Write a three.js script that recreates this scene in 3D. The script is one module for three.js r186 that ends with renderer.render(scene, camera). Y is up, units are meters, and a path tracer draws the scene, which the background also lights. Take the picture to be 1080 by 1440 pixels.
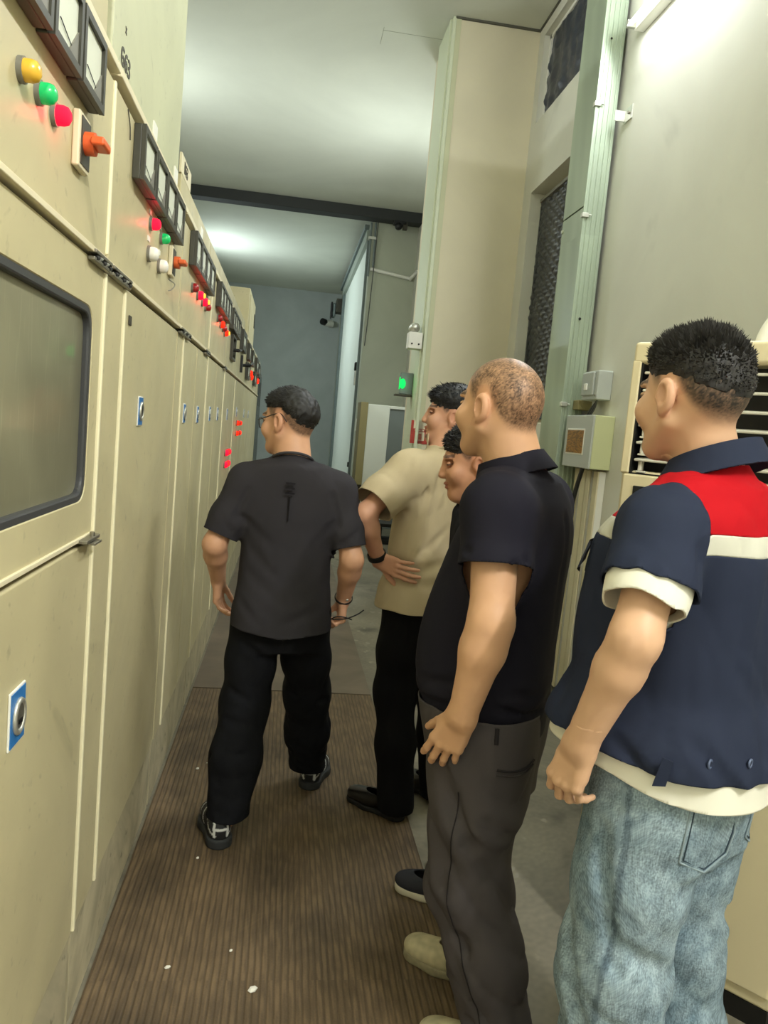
import * as THREE from 'three';
import { RoundedBoxGeometry } from 'three/addons/geometries/RoundedBoxGeometry.js';
import { mergeGeometries, mergeVertices } from 'three/addons/utils/BufferGeometryUtils.js';
import { ImprovedNoise } from 'three/addons/math/ImprovedNoise.js';
import { RectAreaLightUniformsLib } from 'three/addons/lights/RectAreaLightUniformsLib.js';
import { FontLoader } from 'three/addons/loaders/FontLoader.js';
import { TextGeometry } from 'three/addons/geometries/TextGeometry.js';

// ---------------------------------------------------------------- camera, light, exposure
const scene = new THREE.Scene();
scene.background = new THREE.Color(0x000000);
const camera = new THREE.PerspectiveCamera(67.38, 1080 / 1440, 0.05, 60);
{
  const m = new THREE.Matrix4();
  const right = new THREE.Vector3(0.988, 0.089, 0.123), back = new THREE.Vector3(-0.132, 0.104, 0.986).normalize();
  right.addScaledVector(back, -right.dot(back)).normalize();
  const up = new THREE.Vector3().crossVectors(back, right);
  m.makeBasis(right, up, back);
  camera.quaternion.setFromRotationMatrix(m);
  camera.position.set(0, 1.55, 0);
}
const renderer = new THREE.WebGLRenderer({ antialias: true });
renderer.toneMapping = THREE.LinearToneMapping;
renderer.toneMappingExposure = 1.0;
renderer.shadowMap.enabled = true;
RectAreaLightUniformsLib.init();
// fluorescent battens of the room, and last an added fill lamp: [x, y, z, side (+1 hangs on the right wall, -1 on the left), radiance, colour]
const LAMPS = [
  [1.76, 3.98, -3.86, 1, 430, 0xf2f8fa, 'lit fluorescent tube on the right wall above the cable tray'],
  [1.76, 3.75, -9.0, 1, 330, 0xeef8f8, 'lit fluorescent tube on the right wall hidden behind the cream pillar'],
  [-2.16, 4.0, -8.6, -1, 230, 0xeef8f8, 'lit fluorescent tube on the left wall behind the middle of the cabinet row'],
  [-2.16, 4.0, -16.0, -1, 520, 0xe2f2f6, 'lit fluorescent tube on the left wall above the far cabinets'],
  [1.76, 3.98, 1.1, 1, 1300, 0xf8f8f6, 'lit fluorescent tube on the right wall behind the photographer'],
  [-2.16, 4.0, -0.6, -1, 1000, 0xf2f8f8, 'added unseen fill tube on the left wall above the nearest cabinet'],  // fill lamp added out of view to even out right wall and ceiling
];

// ---------------------------------------------------------------- helpers
const V = (x, y, z) => new THREE.Vector3(x, y, z);
const seeded = (s) => () => { s |= 0; s = s + 0x6D2B79F5 | 0; let t = Math.imul(s ^ s >>> 15, 1 | s); t = t + Math.imul(t ^ t >>> 7, 61 | t) ^ t; return ((t ^ t >>> 14) >>> 0) / 4294967296; };
const rnd = seeded(77);
const PN = new ImprovedNoise();
const noise = (x, y, z = 0) => PN.noise(x + 31.7, y + 17.3, z + 9.1);
const fbm = (x, y, z = 0, o = 4) => { let s = 0, a = 0.5; for (let i = 0; i < o; i++) { s += a * noise(x, y, z); x *= 2.03; y *= 2.03; z *= 2.03; a *= 0.5; } return s; };
const clamp = (x, a = 0, b = 1) => Math.max(a, Math.min(b, x));
const smooth = (a, b, x) => { const t = clamp((x - a) / (b - a)); return t * t * (3 - 2 * t); };
const mix = (a, b, t) => a + (b - a) * t;
const taken = {};
function numbered(n) { const k = taken[n] = (taken[n] ?? -1) + 1; return k ? `${n}_${String(k).padStart(3, '0')}` : n; }
function tag(o, label, category, group, kind) { if (label) o.userData.label = label; if (category) o.userData.category = category; if (group) o.userData.group = group; if (kind) o.userData.kind = kind; return o; }
function thing(name, label, category, [x, y, z] = [0, 0, 0], group, turn = 0) {
  const g = new THREE.Group(); g.name = numbered(name); g.position.set(x, y, z); g.rotation.y = turn; scene.add(g);
  return tag(g, label, category, group);
}
// geometry given in world metres; parts of a thing are shifted to the thing's base
function part(name, geo, mat, parent, label) {
  if (Array.isArray(geo)) geo = merge(geo);
  const m = new THREE.Mesh(geo, mat); m.name = name; m.castShadow = m.receiveShadow = true;
  if (label) m.userData.label = label;
  parent.add(m); return m;
}
function solo(name, geo, mat, label, category, group, kind) {
  const m = part(numbered(name), geo, mat, scene); return tag(m, label, category, group, kind);
}
function struct(name, geo, mat) { const m = part(name, geo, mat, scene); m.userData.kind = 'structure'; return m; }
function merge(list) {
  return mergeGeometries(list.map((g) => { g = g.index ? g.toNonIndexed() : g; for (const k of Object.keys(g.attributes)) if (!['position', 'normal', 'uv'].includes(k)) g.deleteAttribute(k); return g; }));
}
// uv in metres from the dominant direction of each face
function uvm(g) {
  g = g.index ? g.toNonIndexed() : g; const p = g.attributes.position, n = g.attributes.normal, uv = new Float32Array(p.count * 2);
  for (let i = 0; i < p.count; i++) {
    const ax = Math.abs(n.getX(i)), ay = Math.abs(n.getY(i)), az = Math.abs(n.getZ(i));
    if (ax >= ay && ax >= az) { uv[2 * i] = p.getZ(i); uv[2 * i + 1] = p.getY(i); } else if (ay >= az) { uv[2 * i] = p.getX(i); uv[2 * i + 1] = p.getZ(i); } else { uv[2 * i] = p.getX(i); uv[2 * i + 1] = p.getY(i); }
  }
  g.setAttribute('uv', new THREE.BufferAttribute(uv, 2)); return g;
}
// box from two corners; r rounds its edges
function bx(x0, y0, z0, x1, y1, z1, r = 0) {
  const w = Math.abs(x1 - x0), h = Math.abs(y1 - y0), d = Math.abs(z1 - z0);
  const g = r ? new RoundedBoxGeometry(w, h, d, 2, Math.min(r, w / 2.01, h / 2.01, d / 2.01)) : new THREE.BoxGeometry(w, h, d);
  g.translate((x0 + x1) / 2, (y0 + y1) / 2, (z0 + z1) / 2); return uvm(g);
}
function rod(a, b, r, seg = 10, r2 = r) {
  const d = b.clone().sub(a), g = new THREE.CylinderGeometry(r2, r, d.length(), seg);
  g.applyQuaternion(new THREE.Quaternion().setFromUnitVectors(V(0, 1, 0), d.normalize())); g.translate((a.x + b.x) / 2, (a.y + b.y) / 2, (a.z + b.z) / 2); return g.toNonIndexed();
}
function hose(pts, r, n = 40, seg = 8) { return new THREE.TubeGeometry(new THREE.CatmullRomCurve3(pts), n, r, seg).toNonIndexed(); }
const shift = (g, x, y, z) => { if (Array.isArray(g)) g = merge(g); g.translate(x, y, z); return g; };

// ---------------------------------------------------------------- textures and materials
function tex(n, fn, srgb = true, rx = 1, ry = rx) {
  const d = new Uint8Array(n * n * 4);
  for (let j = 0; j < n; j++) for (let i = 0; i < n; i++) { const c = fn(i / n, j / n); const o = 4 * (j * n + i); if (typeof c === 'number') d[o] = d[o + 1] = d[o + 2] = clamp(c) * 255; else { d[o] = clamp(c[0]) * 255; d[o + 1] = clamp(c[1]) * 255; d[o + 2] = clamp(c[2]) * 255; } d[o + 3] = 255; }
  const t = new THREE.DataTexture(d, n, n); t.wrapS = t.wrapT = THREE.RepeatWrapping; t.magFilter = THREE.LinearFilter; t.minFilter = THREE.LinearMipmapLinearFilter; t.generateMipmaps = true;
  if (srgb) t.colorSpace = THREE.SRGBColorSpace; t.repeat.set(rx, ry); t.needsUpdate = true; return t;
}
// tileable noise on the unit square
const tile = (u, v, f, s = 0) => { const a = u * 2 * Math.PI, b = v * 2 * Math.PI, R = f / (2 * Math.PI); return noise(Math.cos(a) * R + s, Math.sin(a) * R + Math.cos(b) * R, Math.sin(b) * R + s); };
const tfbm = (u, v, f, s = 0, o = 4) => { let r = 0, a = 0.5; for (let i = 0; i < o; i++) { r += a * tile(u, v, f, s + i * 7.7); f *= 2.1; a *= 0.5; } return r; };
const fabric = (o) => new THREE.MeshPhysicalMaterial({ specularIntensity: 0.3, ...o });
const std = (o) => new THREE.MeshStandardMaterial(o);
const M = {};
{
  const paintT = tex(512, (u, v) => { const s = tfbm(u, v, 3, 1), k = smooth(0.28, 0.55, tfbm(u, v, 7, 5)) * 0.1, d = Math.max(0, tfbm(u, v, 40, 9) - 0.27) * 0.5; const b = 0.95 + s * 0.1 - k - d; return [b, b * 0.995, b * 0.97 - k * 0.1]; }, true, 0.9);
  const paintR = tex(256, (u, v) => 0.42 + 0.2 * tfbm(u, v, 6, 3), false, 0.9);
  M.paint = std({ color: 0xcbc19c, map: paintT, roughness: 1, roughnessMap: paintR });
  M.paintPlinth = std({ color: 0xc6bfa2, map: tex(512, (u, v) => { const b = 0.9 + tfbm(u, v, 8, 2) * 0.22 - smooth(0.2, 0.5, tfbm(u, v, 18, 6)) * 0.25; return [b, b * 0.98, b * 0.95]; }, true, 1.2), roughness: 0.7 });
  M.trim = std({ color: 0xdcd2b2, roughness: 0.45 });
  M.edge = std({ color: 0xeee6c2, roughness: 0.4 });
  M.dark = std({ color: 0x16150f, roughness: 0.8 });
  M.slot = std({ color: 0x3a3629, roughness: 0.6 });
  M.metal = std({ color: 0x8d897c, metalness: 0.8, roughness: 0.4 });
  M.bezel = std({ color: 0x3b3a31, roughness: 0.45 });
  M.dial = std({ color: 0xd9dccb, roughness: 0.35 });
  M.grey = std({ color: 0x77756b, roughness: 0.5 });
  M.black = std({ color: 0x0d0d0e, roughness: 0.45 });
  M.rubber = std({ color: 0x4a4a48, roughness: 0.6 });
  M.white = std({ color: 0xe6e4da, roughness: 0.5 });
  M.gasket = std({ color: 0x3a3b3c, roughness: 0.5 });
  M.pane = new THREE.MeshPhysicalMaterial({ color: 0x918f7a, roughness: 0.32, clearcoat: 0.3, map: tex(512, (u, v) => { const b = 0.88 + tfbm(u, v, 3, 11) * 0.28 + Math.max(0, tile(u * 8, v * 0.6, 30, 2) - 0.3) * 0.2; return [b, b * 0.99, b * 0.94]; }, true, 0.8) });
  M.blue = std({ color: 0x2d6fae, roughness: 0.45 });
  M.orange = std({ color: 0xd9622e, roughness: 0.45 });
  M.amberLens = new THREE.MeshPhysicalMaterial({ color: 0xe2b23a, roughness: 0.25 });
  M.greenLens = new THREE.MeshPhysicalMaterial({ color: 0x1db866, roughness: 0.25, emissive: 0x0a7a38, emissiveIntensity: 0.5 });
  M.redLens = new THREE.MeshPhysicalMaterial({ color: 0x9a1f22, roughness: 0.3 });
  M.redLit = std({ color: 0xd01030, emissive: 0xff0c34, emissiveIntensity: 1.3 });
  M.orangeLit = std({ color: 0xd02010, emissive: 0xff2408, emissiveIntensity: 1.6 });
  M.hotLit = std({ color: 0xffa030, emissive: 0xffa838, emissiveIntensity: 1.8 });
  M.wall = std({ color: 0xdad9cd, roughness: 0.75, map: tex(512, (u, v) => { const b = 0.965 + tfbm(u, v, 4, 21) * 0.06 - Math.max(0, tfbm(u, v, 9, 25) - 0.25) * 0.18; return [b, b * 0.997, b * 0.985]; }, true, 0.35) });
  M.wallCream = std({ color: 0xe0d7bd, roughness: 0.75, map: tex(512, (u, v) => { const b = 0.965 + tfbm(u, v, 4, 31) * 0.06; return [b, b, b * 0.99]; }, true, 0.35) });
  M.wallCool = std({ color: 0xb7bdba, roughness: 0.8, map: tex(256, (u, v) => 0.96 + tfbm(u, v, 5, 41) * 0.08, true, 0.35) });
  M.ceil = std({ color: 0xd9dbcd, roughness: 0.85, map: tex(512, (u, v) => 0.97 + tfbm(u, v, 5, 51) * 0.05, true, 0.25) });
  M.beam = std({ color: 0x2b2d2c, roughness: 0.7 });
  M.tray = std({ color: 0xa6b39d, roughness: 0.42, metalness: 0.15, map: tex(256, (u, v) => 0.95 + tile(u * 1, v * 0.2, 12, 3) * 0.1, true, 0.7) });
  M.bracket = std({ color: 0xc9c9c0, roughness: 0.35, metalness: 0.7 });
  M.concrete = std({ color: 0x8e897a, roughness: 0.62, map: tex(1024, (u, v) => { const a = tfbm(u, v, 5, 61), s = smooth(0.1, 0.45, tfbm(u, v, 8, 67)) * 0.28, w = smooth(0.3, 0.42, tfbm(u, v, 26, 71)) * 0.22; const b = 0.84 + a * 0.3 - s + w + tile(u, v, 150, 4) * 0.06; return [b, b * 0.985, b * 0.95]; }, true, 0.32) });
  const rib = (u) => { const k = (u * 52) % 1; return smooth(0.0, 0.25, k) * (1 - smooth(0.7, 0.95, k)); };
  const wob = (u, v) => u + 0.003 * tile(0.3, v, 5, 2) + 0.001 * tile(0.6, v, 16, 9) + 2;
  M.mat = std({ color: 0x7a6a58, roughness: 0.66, map: tex(1024, (u, v) => { const r = rib(wob(u, v)), a = tfbm(u, v, 6, 81), d = smooth(0.05, 0.4, tfbm(u, v, 4, 85)), s = clamp(0.5 + 1.6 * tile(u * 4, v * 0.5, 24, 6)); const b = 0.7 + 0.16 * r * s + 0.05 * r + a * 0.2 - 0.1 * d + tile(u, v, 220, 5) * 0.05; return [b, b * 0.96, b * 0.86]; }, true, 1), bumpMap: tex(1024, (u, v) => rib(wob(u, v)), false, 1), bumpScale: 0.0016 });
  M.matSmooth = std({ color: 0x766b5c, roughness: 0.6, map: tex(512, (u, v) => { const b = 0.88 + tfbm(u, v, 5, 91) * 0.25; return [b, b * 0.98, b * 0.95]; }, true, 0.8) });
  M.acCream = std({ color: 0xdfd2ac, roughness: 0.38 });
  M.acDark = std({ color: 0x101214, roughness: 0.5 });
  M.slat = std({ color: 0xd6d2c2, roughness: 0.4 });
  M.boxGrey = std({ color: 0xb4b8b2, roughness: 0.45 });
  M.boxCream = std({ color: 0xc6c99a, roughness: 0.45 });
  M.wood = std({ color: 0xa07428, roughness: 0.35, map: tex(256, (u, v) => { const b = 0.85 + tile(u * 0.3, v, 30, 2) * 0.4; return [b, b * 0.95, b * 0.85]; }, true, 4) });
  M.film = std({ color: 0x3c3e3f, roughness: 0.38 });
  M.filmBlue = std({ color: 0x2e3442, roughness: 0.33 });
  M.greenSign = std({ color: 0x10b050, emissive: 0x10e060, emissiveIntensity: 1.2 });
  M.cabWhite = std({ color: 0xd3d6cc, roughness: 0.45 });
  M.cabGrey = std({ color: 0x6c7472, roughness: 0.5 });
  M.cabOlive = std({ color: 0x8b8158, roughness: 0.55 });
  M.plaster = std({ color: 0xb7bba8, roughness: 0.8, map: tex(256, (u, v) => 0.96 + tfbm(u, v, 5, 101) * 0.08, true, 0.3) });
  M.doorWhite = std({ color: 0xeaf0e6, roughness: 0.55 });
  M.frameGrey = std({ color: 0x6f7a78, roughness: 0.5 });
  M.paper = std({ color: 0xe7e4d8, roughness: 0.8 });
  M.tube = std({ color: 0xffffff, emissive: 0xf6fff0, emissiveIntensity: 3.2 });
}
const font = await new FontLoader().loadAsync('fonts/droid/droid_sans_bold.typeface.json');
// lettering on a face that looks towards +x, read from the near end to the far end
function lettering(s, size, x, y, z) { const g = new TextGeometry(s, { font, size, depth: 0.0015, curveSegments: 3 }); g.rotateY(Math.PI / 2); g.translate(x, y, z); return g; }
// ---------------------------------------------------------------- the room
const XR = 1.85, HC = 5.0, ZF = -20.6, ZB = 3.2, XL = -2.25;
struct('floor', bx(XL - 0.2, -0.2, ZF - 0.2, XR + 0.2, 0, ZB + 0.2), M.concrete);
struct('ceiling', bx(XL - 0.2, HC, ZF - 0.2, XR + 0.2, HC + 0.2, ZB + 0.2), M.ceil);
struct('wall_left', bx(XL - 0.2, 0, ZF, XL, HC, ZB), M.wall);
struct('wall_back', bx(XL - 0.2, 0, ZB, XR + 0.2, HC, ZB + 0.2), M.wall);
struct('wall_far', bx(XL - 0.2, 0, ZF - 0.2, XR + 0.2, HC, ZF), M.wallCool);
// right wall with two window openings
const W1 = { z0: -6.44, z1: -5.05, y0: 1.72, y1: 3.62 }, W2 = { z0: -6.52, z1: -5.05, y0: 4.2, y1: 4.9 };
struct('wall_right', [
  bx(XR, 0, W1.z1, XR + 0.24, HC, ZB), bx(XR, 0, -12.7, XR + 0.24, HC, W2.z0), bx(XR, 0, W2.z0, XR + 0.24, W1.y0, W1.z1),
  bx(XR, W1.y1, W2.z0, XR + 0.24, W2.y0, W1.z1), bx(XR, W2.y1, W2.z0, XR + 0.24, HC, W1.z1), bx(XR, W1.y0, W2.z0, XR + 0.24, W1.y1, W1.z0)], M.wall);
// the cream pillar with its corner beads
struct('wall_pillar', [bx(1.12, 0, -6.66, XR, HC, -7.5)], M.wallCream);
struct('trim_1', [bx(1.085, 0, -6.7, 1.12, HC, -7.2, 0.004), bx(1.1, 0, -6.645, 1.128, HC, -6.7, 0.006)], std({ color: 0xcdd3b8, roughness: 0.5 }));
struct('trim_2', bx(1.128, 0, -6.652, 1.17, HC, -6.662), std({ color: 0xc3c4a2, roughness: 0.6 }));
// far return wall and the tall white door beside the aisle
struct('wall_return', [bx(1.1, 0, -12.7, XR + 0.24, HC, -12.95), bx(1.14, 0, -12.95, XR + 0.24, HC, ZF)], M.plaster);
{
  const d = new THREE.Group(); d.name = 'door_1'; d.position.set(1.1, 0, -15.6); d.userData.kind = 'structure'; scene.add(d);
  const at = (g) => shift(g, -1.1, 0, 15.6);
  part('door_leaf', at(bx(1.1, 0.05, -18.3, 1.14, 4.62, -13.02)), M.doorWhite, d);
  part('door_head', at(bx(1.04, 4.62, -18.6, 1.14, 4.8, -12.96, 0.01)), std({ color: 0x9da69a, roughness: 0.5 }), d);
  part('door_rail', at(bx(1.0, 4.8, -18.9, 1.08, 4.88, -12.96, 0.01)), M.frameGrey, d);
  part('door_jamb', at(bx(1.06, 0, -13.02, 1.14, 4.62, -12.95, 0.008)), M.frameGrey, d);
  part('door_jamb', at(bx(1.05, 0, -18.7, 1.14, 4.62, -18.3, 0.01)), M.frameGrey, d);
  const h = part('handle', at(bx(1.04, 2.28, -13.12, 1.1, 2.52, -13.02, 0.01)), M.bracket, d);
  part('latch', at(bx(1.03, 2.52, -13.14, 1.09, 2.66, -13.02, 0.015)), M.dark, h);
  part('door_sill', at(bx(1.04, 0.9, -13.02, 1.1, 0.98, -12.96)), M.dark, d);
}
struct('ceiling_beam', bx(XL, 4.84, -12.36, XR, HC, -12.62, 0.01), M.beam);
struct('trim_3', [bx(1.12, 4.985, -6.64, XR, HC, -6.66), bx(XR - 0.012, 4.985, -6.64, XR, HC, ZB)], std({ color: 0x57564b, roughness: 0.9 }));
struct('wall_crack', [bx(0.56, 4.9985, -7.0, 0.563, HC + 0.001, -7.3), bx(0.56, 4.9985, -7.05, 1.1, HC + 0.001, -7.053)], std({ color: 0x8f907f, roughness: 0.9 }));

// windows covered from inside with black sheeting
function sheet(w, h, nu, nv, f) {   // displaced sheet in the x = 0 plane, looking at -x; u along -z, v up
  const g = new THREE.PlaneGeometry(w, h, nu, nv), p = g.attributes.position;
  for (let i = 0; i < p.count; i++) { const u = p.getX(i), v = p.getY(i); p.setXYZ(i, -f(u, v), v, u + 0); }
  g.computeVertexNormals(); return g.toNonIndexed();
}
{
  const w = new THREE.Group(); w.name = 'window_1'; w.position.set(XR, W1.y0, (W1.z0 + W1.z1) / 2); w.userData.kind = 'structure'; scene.add(w);
  const wd = W1.z1 - W1.z0, ht = W1.y1 - W1.y0, dx = 0.13;
  part('frame', [bx(dx, 0, -wd / 2, dx + 0.05, 0.04, wd / 2), bx(dx, ht - 0.05, -wd / 2, dx + 0.05, ht, wd / 2), bx(dx, 0, -wd / 2, dx + 0.05, ht, -wd / 2 + 0.04), bx(dx, 0, wd / 2 - 0.04, dx + 0.05, ht, wd / 2)], M.trim, w);
  part('backing_board', bx(dx + 0.06, 0, -wd / 2, dx + 0.09, ht, wd / 2), M.dark, w);
  // quilted black netting: each bulge of the net is modelled
  const f = (u, v) => { const p = u / 0.135 + v / 0.085, q = u / 0.135 - v / 0.085; const c = Math.abs(Math.sin(p * Math.PI) * Math.sin(q * Math.PI)); return 0.03 * Math.sqrt(c) * (0.7 + 0.5 * noise(u * 4, v * 3)) + 0.03 * noise(u * 3, v * 1.6, 4); };
  const s = sheet(wd - 0.02, ht - 0.1, 150, 240, f); s.translate(dx - 0.01, ht / 2 - 0.02, 0);
  part('black_netting', s, M.film, w, 'black quilted plastic netting');
  part('netting_rail', [bx(dx - 0.05, ht - 0.075, -wd / 2 + 0.02, dx - 0.02, ht - 0.05, wd / 2 - 0.02)], M.grey, w);
  const e = []; for (let k = 0; k < 26; k++) { const y = k / 26 * (ht - 0.1), ww = 0.02 + 0.035 * (0.5 + noise(k * 0.35, 3)); e.push(bx(dx - 0.035, y, -wd / 2, dx - 0.005, y + (ht - 0.1) / 26, -wd / 2 + ww)); }
  part('netting_selvedge', e, M.film, w);
}
{
  const w = new THREE.Group(); w.name = 'window_2'; w.position.set(XR, W2.y0, (W2.z0 + W2.z1) / 2); w.userData.kind = 'structure'; scene.add(w);
  const wd = W2.z1 - W2.z0, ht = W2.y1 - W2.y0, dx = 0.05;
  part('frame', [bx(dx, 0, -wd / 2, dx + 0.05, 0.03, wd / 2), bx(dx, ht - 0.03, -wd / 2, dx + 0.05, ht, wd / 2), bx(dx, 0, -wd / 2, dx + 0.05, ht, -wd / 2 + 0.03), bx(dx, 0, wd / 2 - 0.03, dx + 0.05, ht, wd / 2)], M.white, w);
  part('backing_board', bx(dx + 0.06, 0, -wd / 2, dx + 0.09, ht, wd / 2), M.dark, w);
  const s = sheet(wd - 0.05, ht - 0.05, 70, 50, (u, v) => 0.05 * Math.abs(fbm(u * 3.2 + v, v * 5, 2)) + 0.02 * noise(u * 9, v * 3)); s.translate(dx + 0.01, ht / 2 - 0.01, 0);
  part('black_film', s, M.filmBlue, w, 'crumpled dark plastic film');
}

// ---------------------------------------------------------------- lamps
for (const [x, y, z, side, L, col, label] of LAMPS) {
  const t = thing('tube_light', label, 'light', [x, y, z]);
  const c = V(0, 0, 0), hl = 0.6;
  part('batten', [bx(side * 0.03, -0.03, -hl - 0.02, side * 0.09, 0.03, hl + 0.02, 0.006)], M.white, t);
  part('end_cap', bx(side * -0.02, -0.02, hl, side * 0.05, 0.02, hl + 0.025, 0.005), M.bracket, t);
  part('end_cap', bx(side * -0.02, -0.02, -hl - 0.025, side * 0.05, 0.02, -hl, 0.005), M.bracket, t);
  part('tube', rod(V(0, 0, -hl), V(0, 0, hl), 0.014, 12), M.tube, t);
  for (const [dx, dy, k] of [[-1, -0.4, 1], [-0.6, 1, 0.45], [-0.25, -1, 0.2]]) {
    const a = new THREE.RectAreaLight(col, L * k, 1.18, 0.034); const n = Math.hypot(dx, dy);
    a.position.set(x + side * dx / n * 0.02, y + dy / n * 0.02, z); a.lookAt(a.position.x + side * dx, a.position.y + dy, z); a.name = 'tube_glow'; scene.add(a);
  }
}

// ---------------------------------------------------------------- floor mats
solo('rubber_mat', (() => { const g = bx(-0.425, 0, -4.335, 0.6, 0.006, 1.2, 0); return g; })(), M.mat, 'brown ribbed rubber mat in the near aisle under the men', 'mat');
solo('rubber_mat', bx(-0.425, 0, -11.5, 0.6, 0.006, -4.35), M.matSmooth, 'smooth brown rubber mat further down the aisle', 'mat');
// ---------------------------------------------------------------- switchgear row (front plane x = XC, looks towards +x)
const XC = -0.43, YP = 0.27, YS = 1.865, YT = 2.275;
const lens = (r, l) => { const pts = [[0, l], [r * 0.45, l], [r * 0.85, l * 0.8], [r, l * 0.45], [r, 0]].map(([a, b]) => new THREE.Vector2(a, b)); const g = new THREE.LatheGeometry(pts, 18); g.rotateZ(-Math.PI / 2); return g.toNonIndexed(); };
function cabinet(label, z0, z1, o = {}) {      // z0 nearer end, z1 far end (more negative)
  const zc = (z0 + z1) / 2, g = thing('switchgear_cabinet', label, 'cabinet', [XC, 0, zc], 'switchgear row along the left of the aisle');
  const at = (geo) => shift(geo, -XC, 0, -zc), P = (n, geo, m, par = g, l) => part(n, at(Array.isArray(geo) ? merge(geo) : geo), m, par, l);
  const gap = 0.006, paint = o.paint ?? M.paint;
  P('body', bx(XC - 0.78, 0.02, z0 - 0.002, XC - 0.035, YT - 0.004, z1 + 0.002), M.dark);
  P('plinth', bx(XC - 0.78, 0, z0 - gap, XC - 0.008, YP - 0.003, z1 + gap, 0.002), M.paintPlinth);
  P('upper_panel', bx(XC - 0.04, YS + 0.012, z0 - gap, XC, YT - 0.02, z1 + gap, 0.005), paint);
  P('top_rail', [bx(XC - 0.3, YT - 0.004, z0, XC + 0.012, YT + 0.01, z1, 0.003), bx(XC - 0.3, YT + 0.014, z0, XC + 0.004, YT + 0.03, z1, 0.003)], M.trim);
  if (!o.noHeader) P('header_panel', bx(XC - 0.05, YT + 0.03, z0 - gap, XC - 0.02, YT + 0.14, z1 + gap, 0.004), paint);
  // slot between the instrument panel and the doors, with its drip rail
  P('drip_rail', [bx(XC - 0.02, YS - 0.004, z0, XC + 0.012, YS + 0.008, z1, 0.002)], M.trim);
  // lower fronts
  for (const [n, a, b, y0, y1] of o.fronts) P(n, bx(XC - 0.035, y0, a - gap * 0.7, XC, y1, b + gap * 0.7, 0.005), paint);
  for (const [a, y0, y1] of o.edges ?? []) P('edge_strip', bx(XC - 0.03, y0, a + 0.006, XC + 0.005, y1, a - 0.007, 0.003), M.edge);
  return { g, P, at };
}
function meter(c, z0, w, y0, h, grey) {
  const { P } = c, z1 = z0 - w, x = XC + 0.03, b = w * 0.09;
  const m = P('meter', [bx(XC, y0, z0, XC + 0.02, y0 + h, z1, 0.003), bx(XC + 0.02, y0, z0, x, y0 + b, z1), bx(XC + 0.02, y0 + h - b, z0, x, y0 + h, z1), bx(XC + 0.02, y0 + b, z0, x, y0 + h - b, z0 - b), bx(XC + 0.02, y0 + b, z1 + b, x, y0 + h - b, z1)], M.bezel);
  P('dial', bx(XC + 0.019, y0 + b, z0 - b, XC + 0.023, y0 + h - b, z1 + b), M.dial, m);
  const s = new THREE.Shape(); const q = Math.min(w, h) * 0.42; s.moveTo(0, 0); s.lineTo(-q, 0); s.lineTo(0, q); s.lineTo(0, 0);
  const t = new THREE.ExtrudeGeometry(s, { depth: 0.004, bevelEnabled: false }); t.rotateY(Math.PI / 2); t.translate(XC + 0.022, y0 + b, z1 + b); P('movement_cover', t, M.grey, m);
  P('needle', rod(V(XC + 0.025, y0 + b + 0.01, z1 + b + 0.01), V(XC + 0.025, y0 + h * 0.34, z0 - w * 0.25), 0.0009, 5), M.black, m);
}
function lamp(c, z, y, r, mat, lit, hot) {
  const { P, g } = c, col = M.grey;
  const base = rod(V(XC, y, z), V(XC + 0.008, y, z), r * 1.15, 20);
  const l = P('indicator_lamp', base, col);
  const ln = lens(r, 0.022); ln.translate(XC + 0.008, y, z); P('lens', ln, mat, l);
  if (hot) { const h = lens(r * 0.55, 0.008); h.translate(XC + 0.029, y, z); P('filament_glow', h, M.hotLit, l); }
  if (lit) { const p = new THREE.PointLight(lit, 0.008); p.position.set(0.02, y, z - g.position.z); p.castShadow = true; p.shadow.radius = 0.4; p.name = 'indicator_glow'; g.add(p); }
}
function lockPlate(c, z, y, s = 1, round = false) {
  const { P } = c, w = 0.034 * s, h = 0.045 * s;
  const p = P('lock_plate', [bx(XC, y - h, z + w, XC + 0.004, y + h, z - w, 0.002)], M.white);
  P('lock_label', bx(XC + 0.004, y - h * 0.92, z + w * 0.9, XC + 0.0055, y + h * 0.92, z - w * 0.9), M.blue, p);
  P('lock_ring', (() => { const t = new THREE.TorusGeometry(w * 0.62, w * 0.13, 8, 20); t.rotateY(Math.PI / 2); t.scale(1, 1.15, 1); t.translate(XC + 0.007, y, z); return t.toNonIndexed(); })(), M.bracket, p);
  P('lock_core', rod(V(XC, y, z), V(XC + 0.009, y, z), w * 0.55, 16), round ? M.metal : M.black, p);
  if (round) P('key_slot', bx(XC + 0.009, y - 0.012, z + 0.008, XC + 0.0105, y - 0.004, z - 0.008), M.black, p);
}
function rotarySwitch(c, z, y, s = 1) {
  const { P } = c;
  const b = P('rotary_switch', bx(XC, y - 0.05 * s, z + 0.036 * s, XC + 0.014, y + 0.05 * s, z - 0.036 * s, 0.004), M.trim);
  P('scale_plate', bx(XC + 0.014, y - 0.042 * s, z + 0.026 * s, XC + 0.016, y + 0.042 * s, z - 0.032 * s), M.bezel, b);
  P('knob', [rod(V(XC + 0.014, y, z), V(XC + 0.034, y, z), 0.021 * s, 16), bx(XC + 0.03, y - 0.007 * s, z + 0.028 * s, XC + 0.056, y + 0.009 * s, z - 0.028 * s, 0.005)], M.orange, b);
}
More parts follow.
